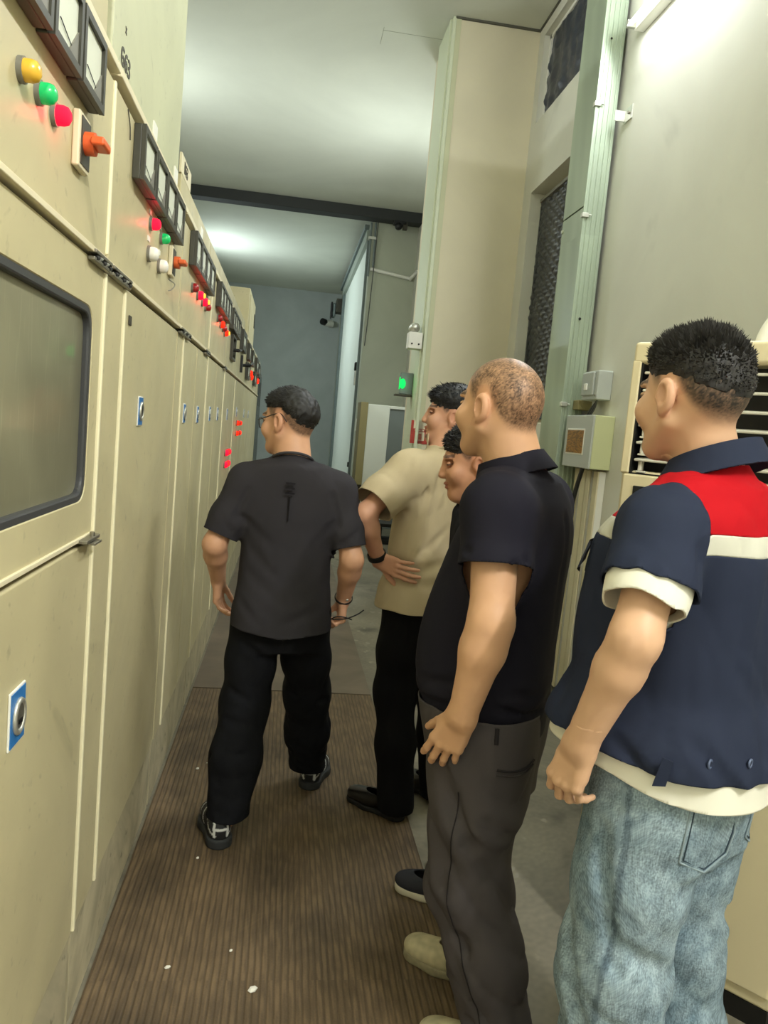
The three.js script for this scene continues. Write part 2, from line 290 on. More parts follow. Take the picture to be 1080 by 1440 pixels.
function hingeGroup(c, za, zb) {   // exposed hinge leaves and screws in the slot
  const { P } = c; const L = za - zb;
  const h = P('slot_hinge', [bx(XC + 0.0, YS - 0.02, za, XC + 0.014, YS - 0.012, zb, 0.002), bx(XC, YS - 0.005, za, XC + 0.017, YS + 0.003, zb, 0.002)], M.metal);
  for (let k = 0; k < 5; k++) { const z = za - L * (0.12 + 0.19 * k); P('hinge_knuckle', rod(V(XC + 0.011, YS - 0.013 + 0.004 * (k % 2), z), V(XC + 0.011, YS - 0.009 + 0.004 * (k % 2), z - L * 0.13), 0.0055, 8), k % 2 ? M.bracket : M.dark, h); }
}
const YW = 1.255;
// nearest cabinet: window door above a solid door
{
  const A = cabinet('nearest cream switchgear cabinet with the large grey window and yellow, green and red lamps', -0.7, -1.835, {
    fronts: [['lower_door', -0.7, -1.825, YP, YW - 0.014]], edges: [[-1.832, YP, YS - 0.02], [-1.832, YS + 0.02, YT - 0.02]] });
  const { P } = A;
  P('side_panel', bx(XC - 0.78, 0.02, -0.694, XC - 0.03, YT, -0.7, 0.002), M.paint);
  // door with a rounded opening
  const za = -0.7, zb = -1.825, w = 1.125, h = YS - 0.012 - YW, rr = (s, x0, y0, x1, y1, r) => { s.moveTo(x0 + r, y0); s.lineTo(x1 - r, y0); s.quadraticCurveTo(x1, y0, x1, y0 + r); s.lineTo(x1, y1 - r); s.quadraticCurveTo(x1, y1, x1 - r, y1); s.lineTo(x0 + r, y1); s.quadraticCurveTo(x0, y1, x0, y1 - r); s.lineTo(x0, y0 + r); s.quadraticCurveTo(x0, y0, x0 + r, y0); return s; };
  const O = [0.07, 0.085, w - 0.07, h - 0.095, 0.06];
  const put = (g) => { g.rotateY(Math.PI / 2); g.translate(XC - 0.035, YW, za); return uvm(g); };
  const sh = rr(new THREE.Shape(), 0.004, 0.004, w - 0.004, h, 0.004); sh.holes.push(rr(new THREE.Path(), ...O));
  const door = P('window_door', put(new THREE.ExtrudeGeometry(sh, { depth: 0.032, bevelEnabled: true, bevelSize: 0.002, bevelThickness: 0.002, bevelSegments: 1, curveSegments: 8 })), M.paint);
  const gk = rr(new THREE.Shape(), O[0] - 0.004, O[1] - 0.004, O[2] + 0.004, O[3] + 0.004, 0.062); gk.holes.push(rr(new THREE.Path(), O[0] + 0.014, O[1] + 0.014, O[2] - 0.014, O[3] - 0.014, 0.05));
  P('gasket', put(new THREE.ExtrudeGeometry(gk, { depth: 0.026, bevelEnabled: true, bevelSize: 0.004, bevelThickness: 0.006, bevelSegments: 2, curveSegments: 8 })), M.gasket, door, 'dark rubber gasket');
  const pn = rr(new THREE.Shape(), O[0], O[1], O[2], O[3], 0.055); P('pane', put(new THREE.ExtrudeGeometry(pn, { depth: 0.018, bevelEnabled: false, curveSegments: 8 })), M.pane, door, 'dusty grey window pane');
  P('door_lip', bx(XC - 0.01, YW - 0.002, za, XC + 0.004, YW + 0.008, zb, 0.002), M.trim, door);
  P('door_catch', [bx(XC, YW - 0.004, -1.7, XC + 0.022, YW + 0.004, -1.815, 0.002), bx(XC, YW - 0.012, -1.74, XC + 0.03, YW - 0.006, -1.8, 0.002), rod(V(XC + 0.014, YW, -1.775), V(XC + 0.014, YW + 0.014, -1.775), 0.006, 8)], M.metal, door);
  for (let k = 0; k < 4; k++) meter(A, -0.985 - k * 0.165, 0.155, 2.112, 0.13);
  lamp(A, -1.255, 2.03, 0.0165, M.amberLens); lamp(A, -1.335, 2.03, 0.0165, M.greenLens); lamp(A, -1.417, 2.028, 0.0165, M.redLit, 0xff2040);
  rotarySwitch(A, -1.566, 2.034, 1.0); lockPlate(A, -1.35, 1.005, 1.15, true); hingeGroup(A, -1.68, -1.83);
}
{
  const B = cabinet('second cream switchgear cabinet with an orange switch and a blue lock label', -1.845, -2.965, { noHeader: true,
    fronts: [['side_strip', -1.845, -2.035, YP, YS - 0.015], ['lower_door', -2.05, -2.965, YP, YS - 0.015]], edges: [[-2.042, YP, YS - 0.02]] });
  const { P } = B;
  for (let k = 0; k < 4; k++) meter(B, -2.05 - k * 0.186, 0.176, 2.118, 0.132);
  lamp(B, -2.325, 2.075, 0.0165, M.redLit, 0xff2040); lamp(B, -2.5, 2.075, 0.0155, M.greenLens);
  lamp(B, -2.315, 1.99, 0.02, M.white); lamp(B, -2.49, 1.99, 0.02, M.white);
  for (const [z, y] of [[-2.315, 2.103], [-2.49, 2.103], [-2.31, 2.03], [-2.485, 2.03]]) P('name_tag', bx(XC, y - 0.007, z + 0.014, XC + 0.003, y + 0.007, z - 0.014), M.white);
  rotarySwitch(B, -2.7, 2.045, 0.95); lockPlate(B, -2.315, 1.545, 0.95); hingeGroup(B, -1.85, -2.05);
  P('hanging_wire', hose([V(XC + 0.003, 1.985, -2.68), V(XC + 0.02, 1.975, -2.71), V(XC + 0.014, 1.955, -2.69), V(XC + 0.008, 1.945, -2.66)], 0.0018, 20, 5), M.grey);
  P('keyhole', bx(XC, 1.765, -2.1, XC + 0.004, 1.79, -2.13, 0.002), M.slot);
  P('scratch', [hose([V(XC + 0.001, 2.25, -1.97), V(XC + 0.004, 2.22, -1.985), V(XC + 0.003, 2.19, -2.0)], 0.0014, 12, 4)], M.slot);
}
{
  const C = cabinet('third cream switchgear cabinet with two glowing red lamps between two dull ones', -2.975, -4.04, {
    fronts: [['side_strip', -2.975, -3.13, YP, YS - 0.015], ['lower_door', -3.14, -3.6, YP, YS - 0.015], ['lower_door', -3.61, -4.04, YP, YS - 0.015]], edges: [[-3.135, YP, YS - 0.02]] });
  for (let k = 0; k < 4; k++) meter(C, -3.15 - k * 0.19, 0.18, 2.125, 0.132);
  lamp(C, -3.28, 2.06, 0.018, M.redLens); lamp(C, -3.47, 2.06, 0.019, M.redLit, 0xff2818, true); lamp(C, -3.65, 2.06, 0.019, M.redLit, 0xff2818, true); lamp(C, -3.79, 2.055, 0.016, M.redLens);
  lockPlate(C, -3.27, 1.55, 0.9); lockPlate(C, -3.74, 1.55, 0.9); hingeGroup(C, -2.98, -3.25); hingeGroup(C, -3.85, -4.03);
  C.P('header_label', bx(XC - 0.02, 2.335, -3.6, XC - 0.016, 2.38, -3.68), M.white);
}
{
  const D = cabinet('fourth cream switchgear cabinet with small orange-red lamps in a slanting row', -4.05, -5.1, {
    fronts: [['lower_door', -4.05, -4.57, YP, YS - 0.015], ['lower_door', -4.58, -5.1, YP, YS - 0.015]], edges: [[-4.055, YP, YS - 0.02], [-4.055, YS + 0.02, YT - 0.02]] });
  for (let k = 0; k < 4; k++) meter(D, -4.26 - k * 0.19, 0.18, 2.13, 0.132);
  lamp(D, -4.4, 2.085, 0.019, M.redLens); lamp(D, -4.58, 2.075, 0.02, M.orangeLit, 0xff3010); lamp(D, -4.74, 2.07, 0.019, M.redLens); lamp(D, -4.88, 2.06, 0.02, M.orangeLit, 0xff3010, true);
  lockPlate(D, -4.3, 1.56, 0.9); lockPlate(D, -4.76, 1.565, 0.9); hingeGroup(D, -4.95, -5.1);
}
{
  const E = cabinet('fifth cream switchgear cabinet with a framed operating handle below its meters', -5.11, -6.1, {
    fronts: [['lower_door', -5.11, -6.1, YP, YS - 0.015]], edges: [[-5.115, YP, YS - 0.02]] });
  const { P } = E;
  for (let k = 0; k < 4; k++) meter(E, -5.22 - k * 0.19, 0.18, 2.13, 0.135);
  const f = P('operating_frame', [bx(XC, 1.95, -5.42, XC + 0.02, 1.965, -5.72), bx(XC, 2.1, -5.42, XC + 0.02, 2.115, -5.72), bx(XC, 1.965, -5.42, XC + 0.02, 2.1, -5.44), bx(XC, 1.965, -5.7, XC + 0.02, 2.1, -5.72)], M.bezel);
  P('operating_handle', [rod(V(XC, 2.02, -5.57), V(XC + 0.05, 2.02, -5.57), 0.012), rod(V(XC + 0.05, 2.02, -5.57), V(XC + 0.055, 2.035, -5.72), 0.01)], M.black, f);
  lockPlate(E, -5.5, 1.57, 0.9);
  for (const [y, n] of [[1.3, 3], [1.215, 3]]) for (let k = 0; k < n; k++) lamp(E, -5.55 - k * 0.115, y, 0.022, k % 2 ? M.orangeLit : M.redLit, k === 1 ? 0xff3010 : 0);
}
{
  const F = cabinet('sixth cream switchgear cabinet with one large dark meter', -6.11, -7.2, { fronts: [['lower_door', -6.11, -7.2, YP, YS - 0.015]], edges: [[-6.115, YP, YS - 0.02]] });
  meter(F, -6.35, 0.46, 2.1, 0.16); lockPlate(F, -6.45, 1.6, 0.9);
  for (const y of [1.51, 1.425]) for (let k = 0; k < 3; k++) lamp(F, -6.55 - k * 0.17, y, 0.02, k % 2 ? M.redLens : M.orangeLit, k === 0 ? 0xff3010 : 0);
  F.P('operating_handle', [bx(XC, 1.93, -6.55, XC + 0.02, 2.07, -6.6), rod(V(XC, 2.0, -6.75), V(XC + 0.07, 2.01, -6.8), 0.014), rod(V(XC + 0.07, 2.01, -6.8), V(XC + 0.08, 2.04, -6.92), 0.012)], M.black);
}
{
  const G = cabinet('seventh cream switchgear cabinet with two dark meters one above the other', -7.21, -8.6, { noHeader: true, fronts: [['lower_door', -7.21, -8.6, YP, YS - 0.015]] });
  meter(G, -7.35, 0.3, 2.1, 0.15); meter(G, -7.3, 0.34, 1.92, 0.15); meter(G, -8.05, 0.36, 2.1, 0.15);
  lamp(G, -8.15, 2.02, 0.03, M.orangeLit, 0xff3010); lamp(G, -8.32, 1.99, 0.03, M.orangeLit); lockPlate(G, -7.5, 1.6, 0.9); lockPlate(G, -8.3, 1.6, 0.9);
}
{
  const H = cabinet('last cream switchgear cabinet before the dark one, with a single red lamp', -8.61, -10.35, { noHeader: true, fronts: [['lower_door', -8.61, -9.48, YP, YS - 0.015], ['lower_door', -9.49, -10.35, YP, YS - 0.015]] });
  meter(H, -8.75, 0.36, 1.93, 0.15); meter(H, -9.05, 0.5, 2.1, 0.16); meter(H, -9.75, 0.45, 2.08, 0.16);
  lamp(H, -9.85, 2.03, 0.034, M.orangeLit, 0xff3010);
}
// tall bus enclosures that stand on the first two cabinets
{
  const t = thing('busbar_enclosure', 'tall cream enclosure marked G63 on top of the second cabinet', 'enclosure', [XC, YT + 0.03, -2.4]);
  const at = (g) => shift(g, -XC, -(YT + 0.03), 2.4);
  part('casing', at(bx(XC - 0.6, YT + 0.03, -1.87, XC - 0.018, 3.95, -2.885, 0.006)), std({ color: 0xc9cbac, roughness: 0.5, map: M.paint.map }), t);
  part('marking', at(lettering('G63', 0.042, XC - 0.018, 2.345, -1.95)), M.slot, t, 'black lettering G63');
  part('marking', at(lettering('x', 0.02, XC - 0.018, 2.425, -1.985)), M.slot, t);
  part('nameplate', at(bx(XC - 0.018, 2.33, -2.38, XC - 0.014, 2.375, -2.44)), M.white, t);
  part('nameplate', at(bx(XC - 0.018, 2.325, -2.79, XC - 0.014, 2.38, -2.86)), M.white, t);
  const u = thing('busbar_enclosure', 'cream enclosure on top of the nearest cabinet at the upper left edge', 'enclosure', [XC, YT + 0.14, -1.4]);
  const au = (g) => shift(g, -XC, -(YT + 0.14), 1.4);
  part('casing', au(bx(XC - 0.6, YT + 0.14, -0.75, XC - 0.02, 3.95, -1.8, 0.006)), std({ color: 0xcfccab, roughness: 0.5, map: M.paint.map }), u);
  part('side_lug', au([bx(XC - 0.03, YT + 0.17, -1.8, XC - 0.012, YT + 0.26, -1.84, 0.003)]), M.trim, u);
}
// loose sign on the header of the third cabinet
{
  const s = thing('number_plate', 'slanted cream number plate standing on the third cabinet', 'sign', [XC - 0.02, YT + 0.14, -3.1]);
  const pl = bx(-0.01, 0, 0.13, 0.0, 0.07, -0.13, 0.002); part('plate', pl, M.trim, s);
  part('number', lettering('B63', 0.042, 0.0, 0.015, 0.07), M.slot, s);
}
// dark cabinet at the end and the grey control box on top of the row
{
  const d = thing('control_cabinet', 'dark grey control cabinet at the far end of the cream row', 'cabinet', [-0.46, 0, -11.2]);
  part('body', bx(-0.75, 0, 0.8, 0.0, 2.25, -0.9, 0.01), std({ color: 0x3d4340, roughness: 0.5 }), d);
  part('door', bx(0.0, 0.12, 0.74, 0.012, 2.2, -0.84, 0.005), std({ color: 0x333836, roughness: 0.45 }), d);
  part('door_trim', bx(0.0, 0.05, 0.8, 0.03, 2.25, 0.74, 0.004), M.black, d);
  for (let k = 0; k < 3; k++) part('window', bx(0.012, 1.75, 0.5 - k * 0.42, 0.018, 2.1, 0.2 - k * 0.42, 0.004), M.black, d);
  const c = thing('junction_box', 'tall cream junction box on top of the row near its far end', 'box', [-0.62, YT + 0.03, -9.0]);
  part('case', bx(-0.28, 0, 0.55, 0.12, 0.62, -0.75, 0.008), M.paint, c);
  part('vent', bx(0.12, 0.34, -0.55, 0.126, 0.5, -0.68, 0.002), M.dark, c);
  part('cover', bx(0.12, 0.05, 0.45, 0.126, 0.57, -0.45, 0.002), M.paint, c);
}
// ---------------------------------------------------------------- cable tray on the right wall
{
  const xf = 1.69, zn = -4.69, zf = -5.06, t = thing('cable_tray', 'pale green vertical metal cable tray beside the covered window', 'cable tray', [XR, 0, -4.87]);
  const at = (g) => shift(g, -XR, 0, 4.87);
  part('cover', at(bx(xf, 0.02, zn, xf + 0.006, 3.02, zf, 0.002)), M.tray, t); part('cover', at(bx(xf, 3.03, zn, xf + 0.006, HC, zf, 0.002)), M.tray, t);
  part('side_wall', at([bx(xf + 0.004, 0, zn - 0.012, XR - 0.026, HC, zn - 0.002)]), M.tray, t); part('side_wall', at(bx(xf + 0.004, 0, zf + 0.002, XR - 0.026, HC, zf + 0.012)), M.tray, t);
  for (let k = 0; k < 4; k++) part('stiffening_rib', at(bx(xf + 0.022 + k * 0.03, 0.01, zn - 0.004, xf + 0.034 + k * 0.03, HC, zn + 0.004, 0.003)), M.tray, t);
  part('edge_fold', at(bx(xf - 0.003, 0.01, zn + 0.002, xf + 0.014, HC, zn - 0.012, 0.004)), M.tray, t);
  for (const y of [0.75, 1.82, 2.97, 3.62]) { const c = part('clip', at(bx(xf - 0.012, y - 0.014, zn + 0.014, xf + 0.03, y + 0.014, zn - 0.02, 0.004)), M.bracket, t); part('clip_screw', at(rod(V(xf + 0.03, y, zn + 0.012), V(xf + 0.045, y, zn + 0.012), 0.006, 8)), M.bracket, c); }
  part('hole', at(rod(V(xf + 0.05, 2.35, zn + 0.0042), V(xf + 0.05, 2.35, zn + 0.0055), 0.009, 12)), M.dark, t); part('hole', at(rod(V(xf + 0.05, 4.0, zn + 0.0042), V(xf + 0.05, 4.0, zn + 0.0055), 0.007, 12)), M.dark, t);
  part('wall_bolt', at(rod(V(xf - 0.01, 2.95, zf + 0.02), V(xf, 2.95, zf + 0.02), 0.012, 10)), M.bracket, t);
  const b = thing('wall_bracket', 'small galvanised bracket on the right wall above the cable tray clips', 'bracket', [XR, 3.53, -4.55]);
  part('plate', bx(-0.008, -0.04, 0.05, 0, 0.04, -0.05, 0.002), M.bracket, b); part('arm', bx(-0.07, -0.03, -0.04, -0.008, 0.03, -0.046, 0.001), M.bracket, b); part('bolt', rod(V(-0.02, 0, 0.02), V(-0.008, 0, 0.02), 0.01, 8), M.metal, b);
}
// breaker box, distribution box, trunking and cables
{
  const b = thing('breaker_box', 'small grey plastic breaker box on the wall above the distribution box', 'box', [XR, 1.93, -4.43]);
  part('case', bx(-0.09, -0.085, 0.1, 0, 0.085, -0.13, 0.008), M.boxGrey, b);
  const cv = part('cover', bx(-0.105, -0.06, 0.06, -0.09, 0.075, -0.11, 0.006), new THREE.MeshPhysicalMaterial({ color: 0xa9ada8, roughness: 0.15, clearcoat: 0.6 }), b);
  part('screw', rod(V(-0.09, -0.06, 0.08), V(-0.094, -0.06, 0.08), 0.007, 8), M.metal, b); part('toggle', bx(-0.115, -0.03, -0.01, -0.105, 0.01, -0.05, 0.004), M.white, cv);
  const w = thing('cable_bundle', 'short bundle of dark wires between the two boxes on the wall', 'cable', [XR - 0.05, 1.76, -4.42]);
  for (let k = 0; k < 5; k++) part('wire', hose([V(-0.01 + 0.006 * k, 0.09, 0.03 - k * 0.012), V(0.0, 0.04, -0.01 - k * 0.014), V(-0.01, -0.02, -0.06 - k * 0.015)], 0.005, 14, 6), k % 2 ? M.black : M.rubber, w);
  const j = thing('conduit_fitting', 'small cream conduit fitting beside the breaker box', 'fitting', [XR, 1.82, -4.66]); part('block', bx(-0.09, -0.03, 0.06, 0, 0.03, -0.03, 0.006), M.cabOlive, j); part('collar', rod(V(-0.05, 0, 0.07), V(-0.05, 0, 0.05), 0.02, 12), M.cabOlive, j);
  const d = thing('distribution_box', 'pale distribution box with an amber window on the right wall', 'box', [XR, 1.6, -4.45]);
  part('case', bx(-0.12, -0.16, 0.22, 0, 0.15, -0.2, 0.005), M.boxCream, d);
  const lid = part('lid', bx(-0.132, -0.16, 0.222, -0.12, 0.15, -0.202, 0.004), M.boxGrey, d);
  part('window_rim', [bx(-0.136, -0.085, 0.12, -0.132, 0.07, -0.155, 0.002)], M.white, lid); part('window_pane', bx(-0.1385, -0.075, 0.11, -0.136, 0.06, -0.145), M.wood, lid, 'amber plastic window');
  for (const [z, w2, dx, n] of [[-4.3, 0.06, 0.05, 'first'], [-4.4, 0.05, 0.055, 'second'], [-4.5, 0.07, 0.045, 'third'], [-4.6, 0.05, 0.05, 'fourth']]) {
    const t = thing('wall_trunking', `white plastic trunking under the distribution box, ${n} strip from the air conditioner`, 'trunking', [XR, 0.03, z], 'trunking strips under the distribution box');
    part('channel', bx(-dx + 0.01, 0, w2 / 2, 0, 1.4, -w2 / 2, 0.003), M.white, t); part('cover', bx(-dx, 0, w2 / 2 + 0.003, -dx + 0.01, 1.4, -w2 / 2 - 0.003, 0.003), M.trim, t);
  }
  solo('power_cable', hose([V(1.74, 1.44, -4.36), V(1.72, 1.3, -4.38), V(1.7, 0.95, -4.42), V(1.66, 0.55, -4.44), V(1.62, 0.25, -4.4), V(1.56, 0.05, -4.3), V(1.5, 0.016, -4.16), V(1.6, 0.016, -3.98), V(1.66, 0.016, -3.78), V(1.62, 0.016, -3.5), V(1.5, 0.016, -3.2)], 0.013, 90, 10), M.black, 'black power cable hanging from the distribution box down to the floor', 'cable');
  solo('power_cable', hose([V(1.76, 0.014, -4.2), V(1.72, 0.014, -3.95), V(1.7, 0.014, -3.7), V(1.6, 0.014, -3.45)], 0.009, 30, 8), M.rubber, 'thin grey cable lying on the floor beside the thicker black one', 'cable');
  solo('power_cable', hose([V(1.66, 0.5, -4.52), V(1.6, 0.52, -4.62), V(1.53, 0.46, -4.68), V(1.5, 0.36, -4.7), V(1.55, 0.1, -4.72), V(1.6, 0.015, -4.6)], 0.011, 40, 8), M.black, 'black cable looping low behind the man in the polo shirt', 'cable');
  const k = thing('floor_scrap', 'crumpled white paper scrap on the floor beside the cables', 'scrap', [1.66, 0.002, -3.86]); part('sheet', (() => { const g = new THREE.PlaneGeometry(0.12, 0.06, 6, 4); g.rotateX(-Math.PI / 2); const p = g.attributes.position; for (let i = 0; i < p.count; i++) p.setY(i, 0.004 + 0.006 * Math.abs(noise(p.getX(i) * 30, p.getZ(i) * 30))); g.computeVertexNormals(); return g.toNonIndexed(); })(), M.paper, k);
}
// floor-standing air conditioner turned towards the aisle
{
  const ang = Math.atan2(0.65, 0.76);            // local +x runs along its front to the right, local +z faces the room
  const t = thing('air_conditioner', 'tall cream floor-standing air conditioner with open black louvres', 'air conditioner', [1.015, 0, -2.247], undefined, -Math.atan2(0.76, 0.65));
  const w = 0.62, d = 0.3, h = 1.885;
  const s = new THREE.Shape(); s.moveTo(0.035, 0); s.lineTo(w, 0); s.lineTo(w, -d); s.lineTo(0.0, -d); s.lineTo(-0.0, -0.035); s.lineTo(0.035, 0);
  const pil = (y0, y1) => { const g = new THREE.ExtrudeGeometry(s, { depth: y1 - y0, bevelEnabled: false }); g.rotateX(-Math.PI / 2); g.scale(1, 1, -1); const p = g.attributes.position; for (let i = 0; i < p.count; i++) p.setY(i, p.getY(i) + y0); const idx = g.index; g.computeVertexNormals(); return g.toNonIndexed ? (g.index ? g.toNonIndexed() : g) : g; };
  // body in pieces so that the louvre bay is a true recess
  part('lower_body', bx(0, 0.06, -0.012, w, 1.5, -d, 0.012), M.acCream, t); part('top', bx(0, 1.82, 0, w, h, -d, 0.012), M.acCream, t);
  part('side_post', bx(0, 1.49, 0.0, 0.028, 1.83, -d, 0.006), M.acCream, t); part('side_post', bx(w - 0.028, 1.49, 0, w, 1.83, -d, 0.006), M.acCream, t);
  part('front_panel', bx(0.01, 0.1, -0.02, w - 0.01, 1.49, 0.0, 0.008), M.acCream, t);
  part('louvre_bay', [bx(0.028, 1.49, -0.1, w - 0.028, 1.83, -0.11)], M.acDark, t); part('bay_lining', [bx(0.028, 1.49, -0.004, 0.034, 1.83, -0.1), bx(w - 0.034, 1.49, -0.004, w - 0.028, 1.83, -0.1), bx(0.028, 1.49, -0.004, w - 0.028, 1.494, -0.1), bx(0.028, 1.824, -0.004, w - 0.028, 1.83, -0.1)], M.acDark, t);
  for (let k = 0; k < 6; k++) { const y = 1.795 - k * 0.052; const g = bx(0.04, -0.004, -0.03, w - 0.04, 0.004, 0.018, 0.003); g.rotateX(0.12); g.translate(0, y, -0.02); part('louvre', g, M.slat, t); }
  for (let k = 0; k < 6; k++) { const y = 1.795 - k * 0.052; part('vane', [bx(0.05, y - 0.034, -0.03, 0.062, y - 0.004, -0.012, 0.003), bx(0.046, y - 0.04, -0.03, 0.075, y - 0.034, -0.008, 0.002)], M.slat, t); }
  part('display', bx(0.05, 1.4, 0, 0.2, 1.455, 0.004, 0.002), M.acDark, t);
  part('base', bx(0.01, 0, -0.012, w - 0.01, 0.062, -d + 0.01), M.black, t);
}
{
  const s = thing('round_frame', 'white curved frame standing on the air conditioner at the right edge of the picture', 'frame', [1.44, 1.885, -2.03]);
  const r = new THREE.TorusGeometry(0.13, 0.02, 10, 40, Math.PI); r.rotateY(-0.6); part('rim', r.toNonIndexed(), M.white, s);
  const c = new THREE.CylinderGeometry(0.122, 0.122, 0.02, 32, 1, false, -Math.PI / 2, Math.PI); c.rotateX(-Math.PI / 2); c.rotateY(-0.6); part('dark_face', c.toNonIndexed(), M.bezel, s);
}
// far end: white cabinet, exit sign, cameras, conduits, sticker
{
  const c = thing('metal_cupboard', 'white metal cupboard with a grey panel behind the man in the beige shirt', 'cabinet', [1.05, 0, -10.4]);
  part('front_left', bx(0.0, 0.06, 0, 0.3, 1.9, -0.45, 0.008), M.cabWhite, c); part('front_panel', bx(0.3, 0.22, -0.02, 0.66, 1.86, -0.45, 0.006), M.cabGrey, c); part('top', bx(0.3, 1.86, 0, 0.66, 1.9, -0.45, 0.005), M.cabWhite, c);
  part('side_panel', bx(-0.1, 0.8, 0.01, 0.0, 1.92, -0.45, 0.005), M.cabOlive, c); part('side_panel', bx(-0.06, 0.0, -0.02, 0.0, 0.8, -0.45, 0.005), M.slot, c); part('foot', bx(0.0, 0, -0.02, 0.66, 0.06, -0.43), M.dark, c);
  part('edge_post', bx(0.66, 0.06, 0.0, 0.74, 1.9, -0.45, 0.006), M.cabWhite, c);
  const m = thing('wall_socket', 'small socket plate on the wall beside the white cupboard', 'socket', [1.17, 1.62, -12.69]); part('plate', bx(-0.07, -0.1, 0, 0.07, 0.1, 0.02, 0.004), M.white, m); for (const y of [-0.05, 0.04]) for (const x of [-0.035, 0.03]) part('hole', bx(x - 0.022, y - 0.025, 0.02, x + 0.022, y + 0.025, 0.023), M.cabOlive, m);
  const e = thing('exit_sign', 'small green lit exit sign beside the cream pillar', 'sign', [1.02, 1.99, -6.95]); part('housing', bx(-0.05, -0.09, -0.03, 0.062, 0.1, 0.03, 0.004), M.cabGrey, e); part('lit_face', bx(-0.055, -0.05, -0.02, -0.05, 0.06, 0.02, 0.002), M.greenSign, e); { const g = new THREE.SphereGeometry(0.035, 14, 10); g.scale(0.8, 1.3, 0.8); g.translate(-0.03, 0.0, 0.03); part('lamp_cover', g.toNonIndexed(), M.greenSign, e); } part('shelf', bx(-0.09, -0.11, -0.06, 0.062, -0.095, 0.05, 0.003), M.slot, e);
  const pl = new THREE.PointLight(0x30ff80, 0.03); pl.position.set(0.99, 1.99, -6.92); pl.shadow.radius = 1; pl.name = 'exit_glow'; pl.castShadow = true; scene.add(pl);
  const l = thing('emergency_light', 'white emergency light box with two round heads on the pillar edge', 'light', [1.03, 2.37, -6.72]); part('case', bx(-0.06, -0.09, -0.06, 0.06, 0.05, 0.07, 0.006), M.white, l); for (const z of [-0.03, 0.035]) { const g = new THREE.SphereGeometry(0.045, 16, 12); g.translate(-0.01, 0.09, z); part('lamp_head', g.toNonIndexed(), M.bracket, l); } part('screw', rod(V(-0.03, -0.05, 0.07), V(-0.03, -0.05, 0.075), 0.008, 8), M.dark, l); part('screw', rod(V(0.03, -0.05, 0.07), V(0.03, -0.05, 0.075), 0.008, 8), M.dark, l);
  const cd = thing('conduit', 'light conduit running across the grey wall under the beam', 'conduit', [1.12, 4.1, -12.68]); part('pipe', [rod(V(0, 0.02, 0.02), V(0.66, -0.06, 0.02), 0.028, 10), rod(V(0.66, -0.06, 0.02), V(0.74, 0.02, 0.3), 0.028, 10)], M.white, cd); part('elbow', (() => { const g = new THREE.SphereGeometry(0.034, 12, 8); g.translate(0.66, -0.06, 0.02); return g.toNonIndexed(); })(), M.white, cd);
  for (const [x, y1, n] of [[1.08, 4.0, 'nearer the door'], [1.15, 4.15, 'further from the door']]) { const v = thing('conduit_drop', `thin vertical conduit dropping from the beam, ${n}`, 'conduit', [x, 4.84, -12.65]); part('pipe', rod(V(0, 0, 0), V(0.01, y1 - 4.84, 0), 0.016, 8), M.frameGrey, v); part('saddle', bx(-0.03, -0.26, -0.03, 0.04, -0.22, 0.02), M.bracket, v); }
  solo('hanging_wire', hose([V(1.18, 4.84, -12.6), V(1.17, 4.2, -12.62), V(1.15, 3.4, -12.63), V(1.13, 2.9, -12.66)], 0.008, 30, 5), M.rubber, 'thin dark wire hanging down from the beam beside the door', 'wire');
  const cam = thing('security_camera', 'dark dome camera under the beam', 'camera', [1.5, 4.84, -12.4]); part('mount', bx(-0.1, -0.06, -0.06, 0.1, 0, 0.06, 0.006), M.black, cam); { const g = new THREE.SphereGeometry(0.06, 16, 12); g.translate(-0.02, -0.08, 0.03); part('dome', g.toNonIndexed(), M.black, cam); } part('bracket', bx(0.05, -0.12, -0.04, 0.12, -0.03, 0.06, 0.005), M.slot, cam);
  const c2 = thing('security_camera', 'small white bullet camera with a dark lens on the far wall', 'camera', [0.74, 4.2, -20.6]); part('bracket', bx(0.1, -0.08, 0, 0.22, 0.1, 0.12, 0.02), M.white, c2); part('barrel', rod(V(0.2, 0, 0.12), V(0.0, 0.0, 0.25), 0.08, 16), M.white, c2); part('hood', rod(V(0.01, 0.01, 0.24), V(-0.07, 0.02, 0.32), 0.085, 16), M.black, c2);
  const pr = thing('wall_projector', 'dark lamp bracket high on the far door post', 'bracket', [1.04, 4.35, -18.9]); part('arm', bx(-0.12, -0.1, -0.1, 0.08, 0.22, 0.3, 0.02), M.slot, pr); part('head', bx(-0.2, -0.2, -0.1, -0.12, 0.12, 0.2, 0.03), M.frameGrey, pr); part('face', bx(-0.24, -0.22, -0.12, -0.2, 0.14, 0.22, 0.01), M.black, pr);
  const st = thing('warning_sticker', 'red and white instruction sticker low on the cream pillar', 'sticker', [1.27, 1.57, -6.654]);
  const cv = document.createElement('canvas'); cv.width = 256; cv.height = 160; const q = cv.getContext('2d');
  q.fillStyle = '#d9cfb4'; q.fillRect(0, 0, 256, 160); q.fillStyle = '#8a6a50'; q.font = 'bold 42px sans-serif'; q.fillText('灭火器', 60, 46); q.fillStyle = '#a83226'; q.fillRect(0, 0, 14, 160); q.fillRect(0, 56, 256, 22); q.fillRect(0, 138, 256, 22); for (let k = 0; k < 4; k++) q.fillRect(14 + k * 62, 78, 12, 62);
  q.fillStyle = '#e8dfc8'; for (let k = 0; k < 12; k++) q.fillRect(22 + k * 19, 62, 11, 9); q.fillStyle = '#b9553f'; for (let k = 0; k < 4; k++) { q.beginPath(); q.arc(52 + k * 62, 98, 9, 0, 7); q.fill(); q.fillRect(44 + k * 62, 108, 18, 24); }
